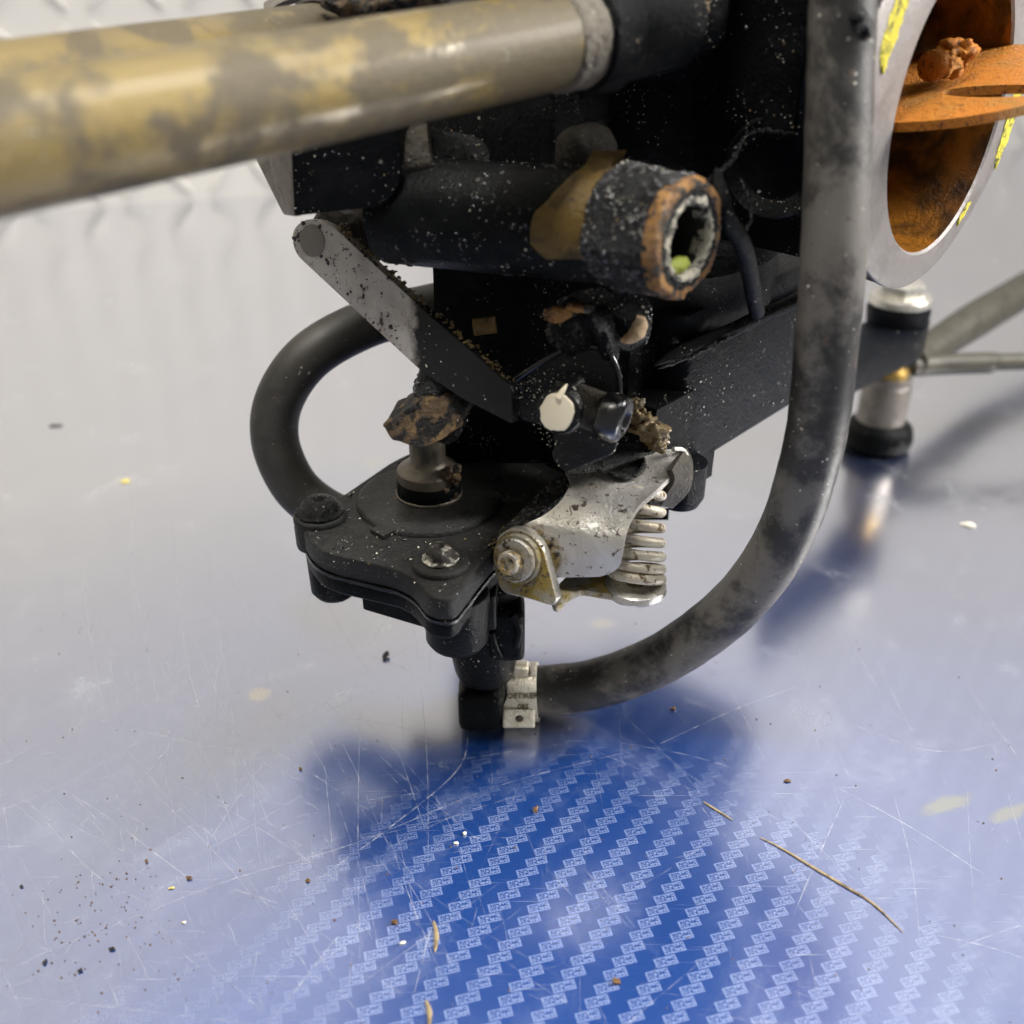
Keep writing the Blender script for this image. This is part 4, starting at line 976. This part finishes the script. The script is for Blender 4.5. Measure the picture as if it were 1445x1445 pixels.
for k in range(430):
    if random.random() < .6: u, v = random.gauss(300, 200), random.gauss(1180, 140)
    else: u, v = random.uniform(0, 1445), random.uniform(800, 1445)
    a = random.choice((random.gauss(-.35, .25), random.gauss(.7, .25), random.gauss(1.35, .2), random.uniform(0, PI))); L = random.choice((20, 30, 45, 70, 110, 180))
    if v < 850: continue
    c_ = random.uniform(-.08, .08)*L
    dx, dy = math.cos(a)*L, math.sin(a)*L
    score([(u-dx, v-dy), (u-dy*c_/L, v+dx*c_/L), (u+dx, v+dy)], random.choice((.06, .08, .1, .14, .2)))
for f in bm.faces:
    if f.normal.z < 0: f.normal_flip()
link('scratches', bm, T.m, None, 0, kind='stuff')
# small pale flecks standing on the castings
bm = bmesh.new()
def flecks(o, n, r0, r1, bm=bm):
    me = o.data; base = WL[o.name]; fs = [p for p in me.polygons]
    ws = [p.area for p in fs]
    for p in random.choices(fs, ws, k=n):
        vs_ = [me.vertices[i].co for i in p.vertices]; k = len(vs_)
        a, b_, c_ = vs_[0], *random.sample([vs_[i] for i in range(1, k)], 2)
        s, t = random.random(), random.random()
        if s+t > 1: s, t = 1-s, 1-t
        pos = base+(a+(b_-a)*s+(c_-a)*t)/S; nn = p.normal
        if nn.dot((CAM-pos).normalized()) < -.2: continue
        if noise.noise(pos*.13)+.25*nn.z+random.uniform(-.25, .25) < .08: continue
        x, y, z = frame(nn); r = random.uniform(r0, r1)*random.choice((.5, .7, 1)); N = 5
        el = random.uniform(.4, 1); ro = random.uniform(0, PI)
        rim = [bm.verts.new(pos+x*(math.cos(2*PI*i/N+ro)*r*random.uniform(.6, 1))+y*(math.sin(2*PI*i/N+ro)*r*el)-z*.03) for i in range(N)]
        top = bm.verts.new(pos+z*r*.45)
        for i in range(N): bm.faces.new((rim[i], rim[(i+1) % N], top))
for o, n in ((body, 1700), (sleeve, 520), (bowl_o, 500), (cover, 350), (ph, 200), (plate, 600), (lev, 260), (cl, 200), (bx_, 200), (arm, 260)):
    flecks(o, n, .09, .36)
bmt = bm
link('corrosion_flecks', bmt, M['crumb_pale'], carb, 0, kind='stuff')
def lumps(o, n, r0, r1, bm, thr=.12, lo=None):
    me = o.data; base = WL[o.name]; fs = [p for p in me.polygons]; ws = [p.area for p in fs]
    ico = bmesh.new(); bmesh.ops.create_icosphere(ico, subdivisions=1, radius=1)
    iv = [v.co.copy() for v in ico.verts]; fi_ = [[v.index for v in f.verts] for f in ico.faces]; ico.free()
    for p in random.choices(fs, ws, k=n):
        vs_ = [me.vertices[i].co for i in p.vertices]; i1, i2 = random.sample(range(1, len(vs_)), 2)
        a, s_, t_ = vs_[0], random.random(), random.random()
        if s_+t_ > 1: s_, t_ = 1-s_, 1-t_
        pos = base+(a+(vs_[i1]-a)*s_+(vs_[i2]-a)*t_)/S; nn = p.normal
        if nn.dot((CAM-pos).normalized()) < -.1: continue
        if noise.fractal(pos*.16+V((5, 1, 2)), .7, 2, 3)+.35*max(0, nn.z) < thr: continue
        x, y, z = frame(nn); r = r0+(r1-r0)*random.random()**3; el = random.uniform(.5, 1.3); ro = random.uniform(0, PI)
        x, y = x*math.cos(ro)+y*math.sin(ro), y*math.cos(ro)-x*math.sin(ro)
        q = [bm.verts.new(pos+(x*c.x*el+y*c.y+z*c.z*.55)*(r*random.uniform(.8, 1.2))) for c in iv]
        for f in fi_: bm.faces.new([q[i] for i in f])
bm3 = bmesh.new()
for o, n in ((body, 5000), (sleeve, 3200), (tube_o, 2600), (bowl_o, 1400), (cover, 700), (pump_arm, 900), (plate, 900), (lev, 380), (cl, 900), (arm, 900), (bx_, 700)): lumps(o, n, .12, .55, bm3)
link('oily_crust', bm3, M['polished'], carb, 70, kind='stuff')
# ragged casting seam that runs from the sleeve up to the right, and crust along the tube
bm = bmesh.new()
def ridge(pts, r):
    P = smooth_path([at(*p) for p in pts], 10); P = [p+V((random.gauss(0, .15), random.gauss(0, .1), random.gauss(0, .15))) for p in P]
    bm = bmesh.new(); tube(bm, P, lambda t: r*(.35+abs(noise.noise(V((t*17, r, 2.)))))*math.sin(PI*min(1, max(0, t)))**.3+.03, 8, 0)
    link('casting_seam', bm, M['cast'], carb, 60)
ridge([(985, 262, 165), (1010, 245, 170), (1035, 225, 176), (1050, 195, 182), (1075, 185, 184), (1130, 190, 184)], .55)
ridge([(640, 252, 182), (700, 244, 180), (760, 246, 177), (800, 250, 175)], .6)
ridge([(1045, 250, 176), (1060, 300, 176), (1052, 330, 175)], .4)
ridge([(930, 520, 184), (985, 500, 190), (1040, 470, 196)], .5)
bm2 = bmesh.new()
for o, n in ((pump_arm, 420), (arm, 60), (cl, 120), (sleeve, 160), (plg, 40), (body, 160), (chrome, 30), (foot, 60)): flecks(o, n, .15, .5, bm2)
link('grease_grit', bm2, M['gunk'], carb, 0, kind='stuff')
print('tris', sum(len(o.data.polygons) for o in bpy.data.objects if o.type == 'MESH'))
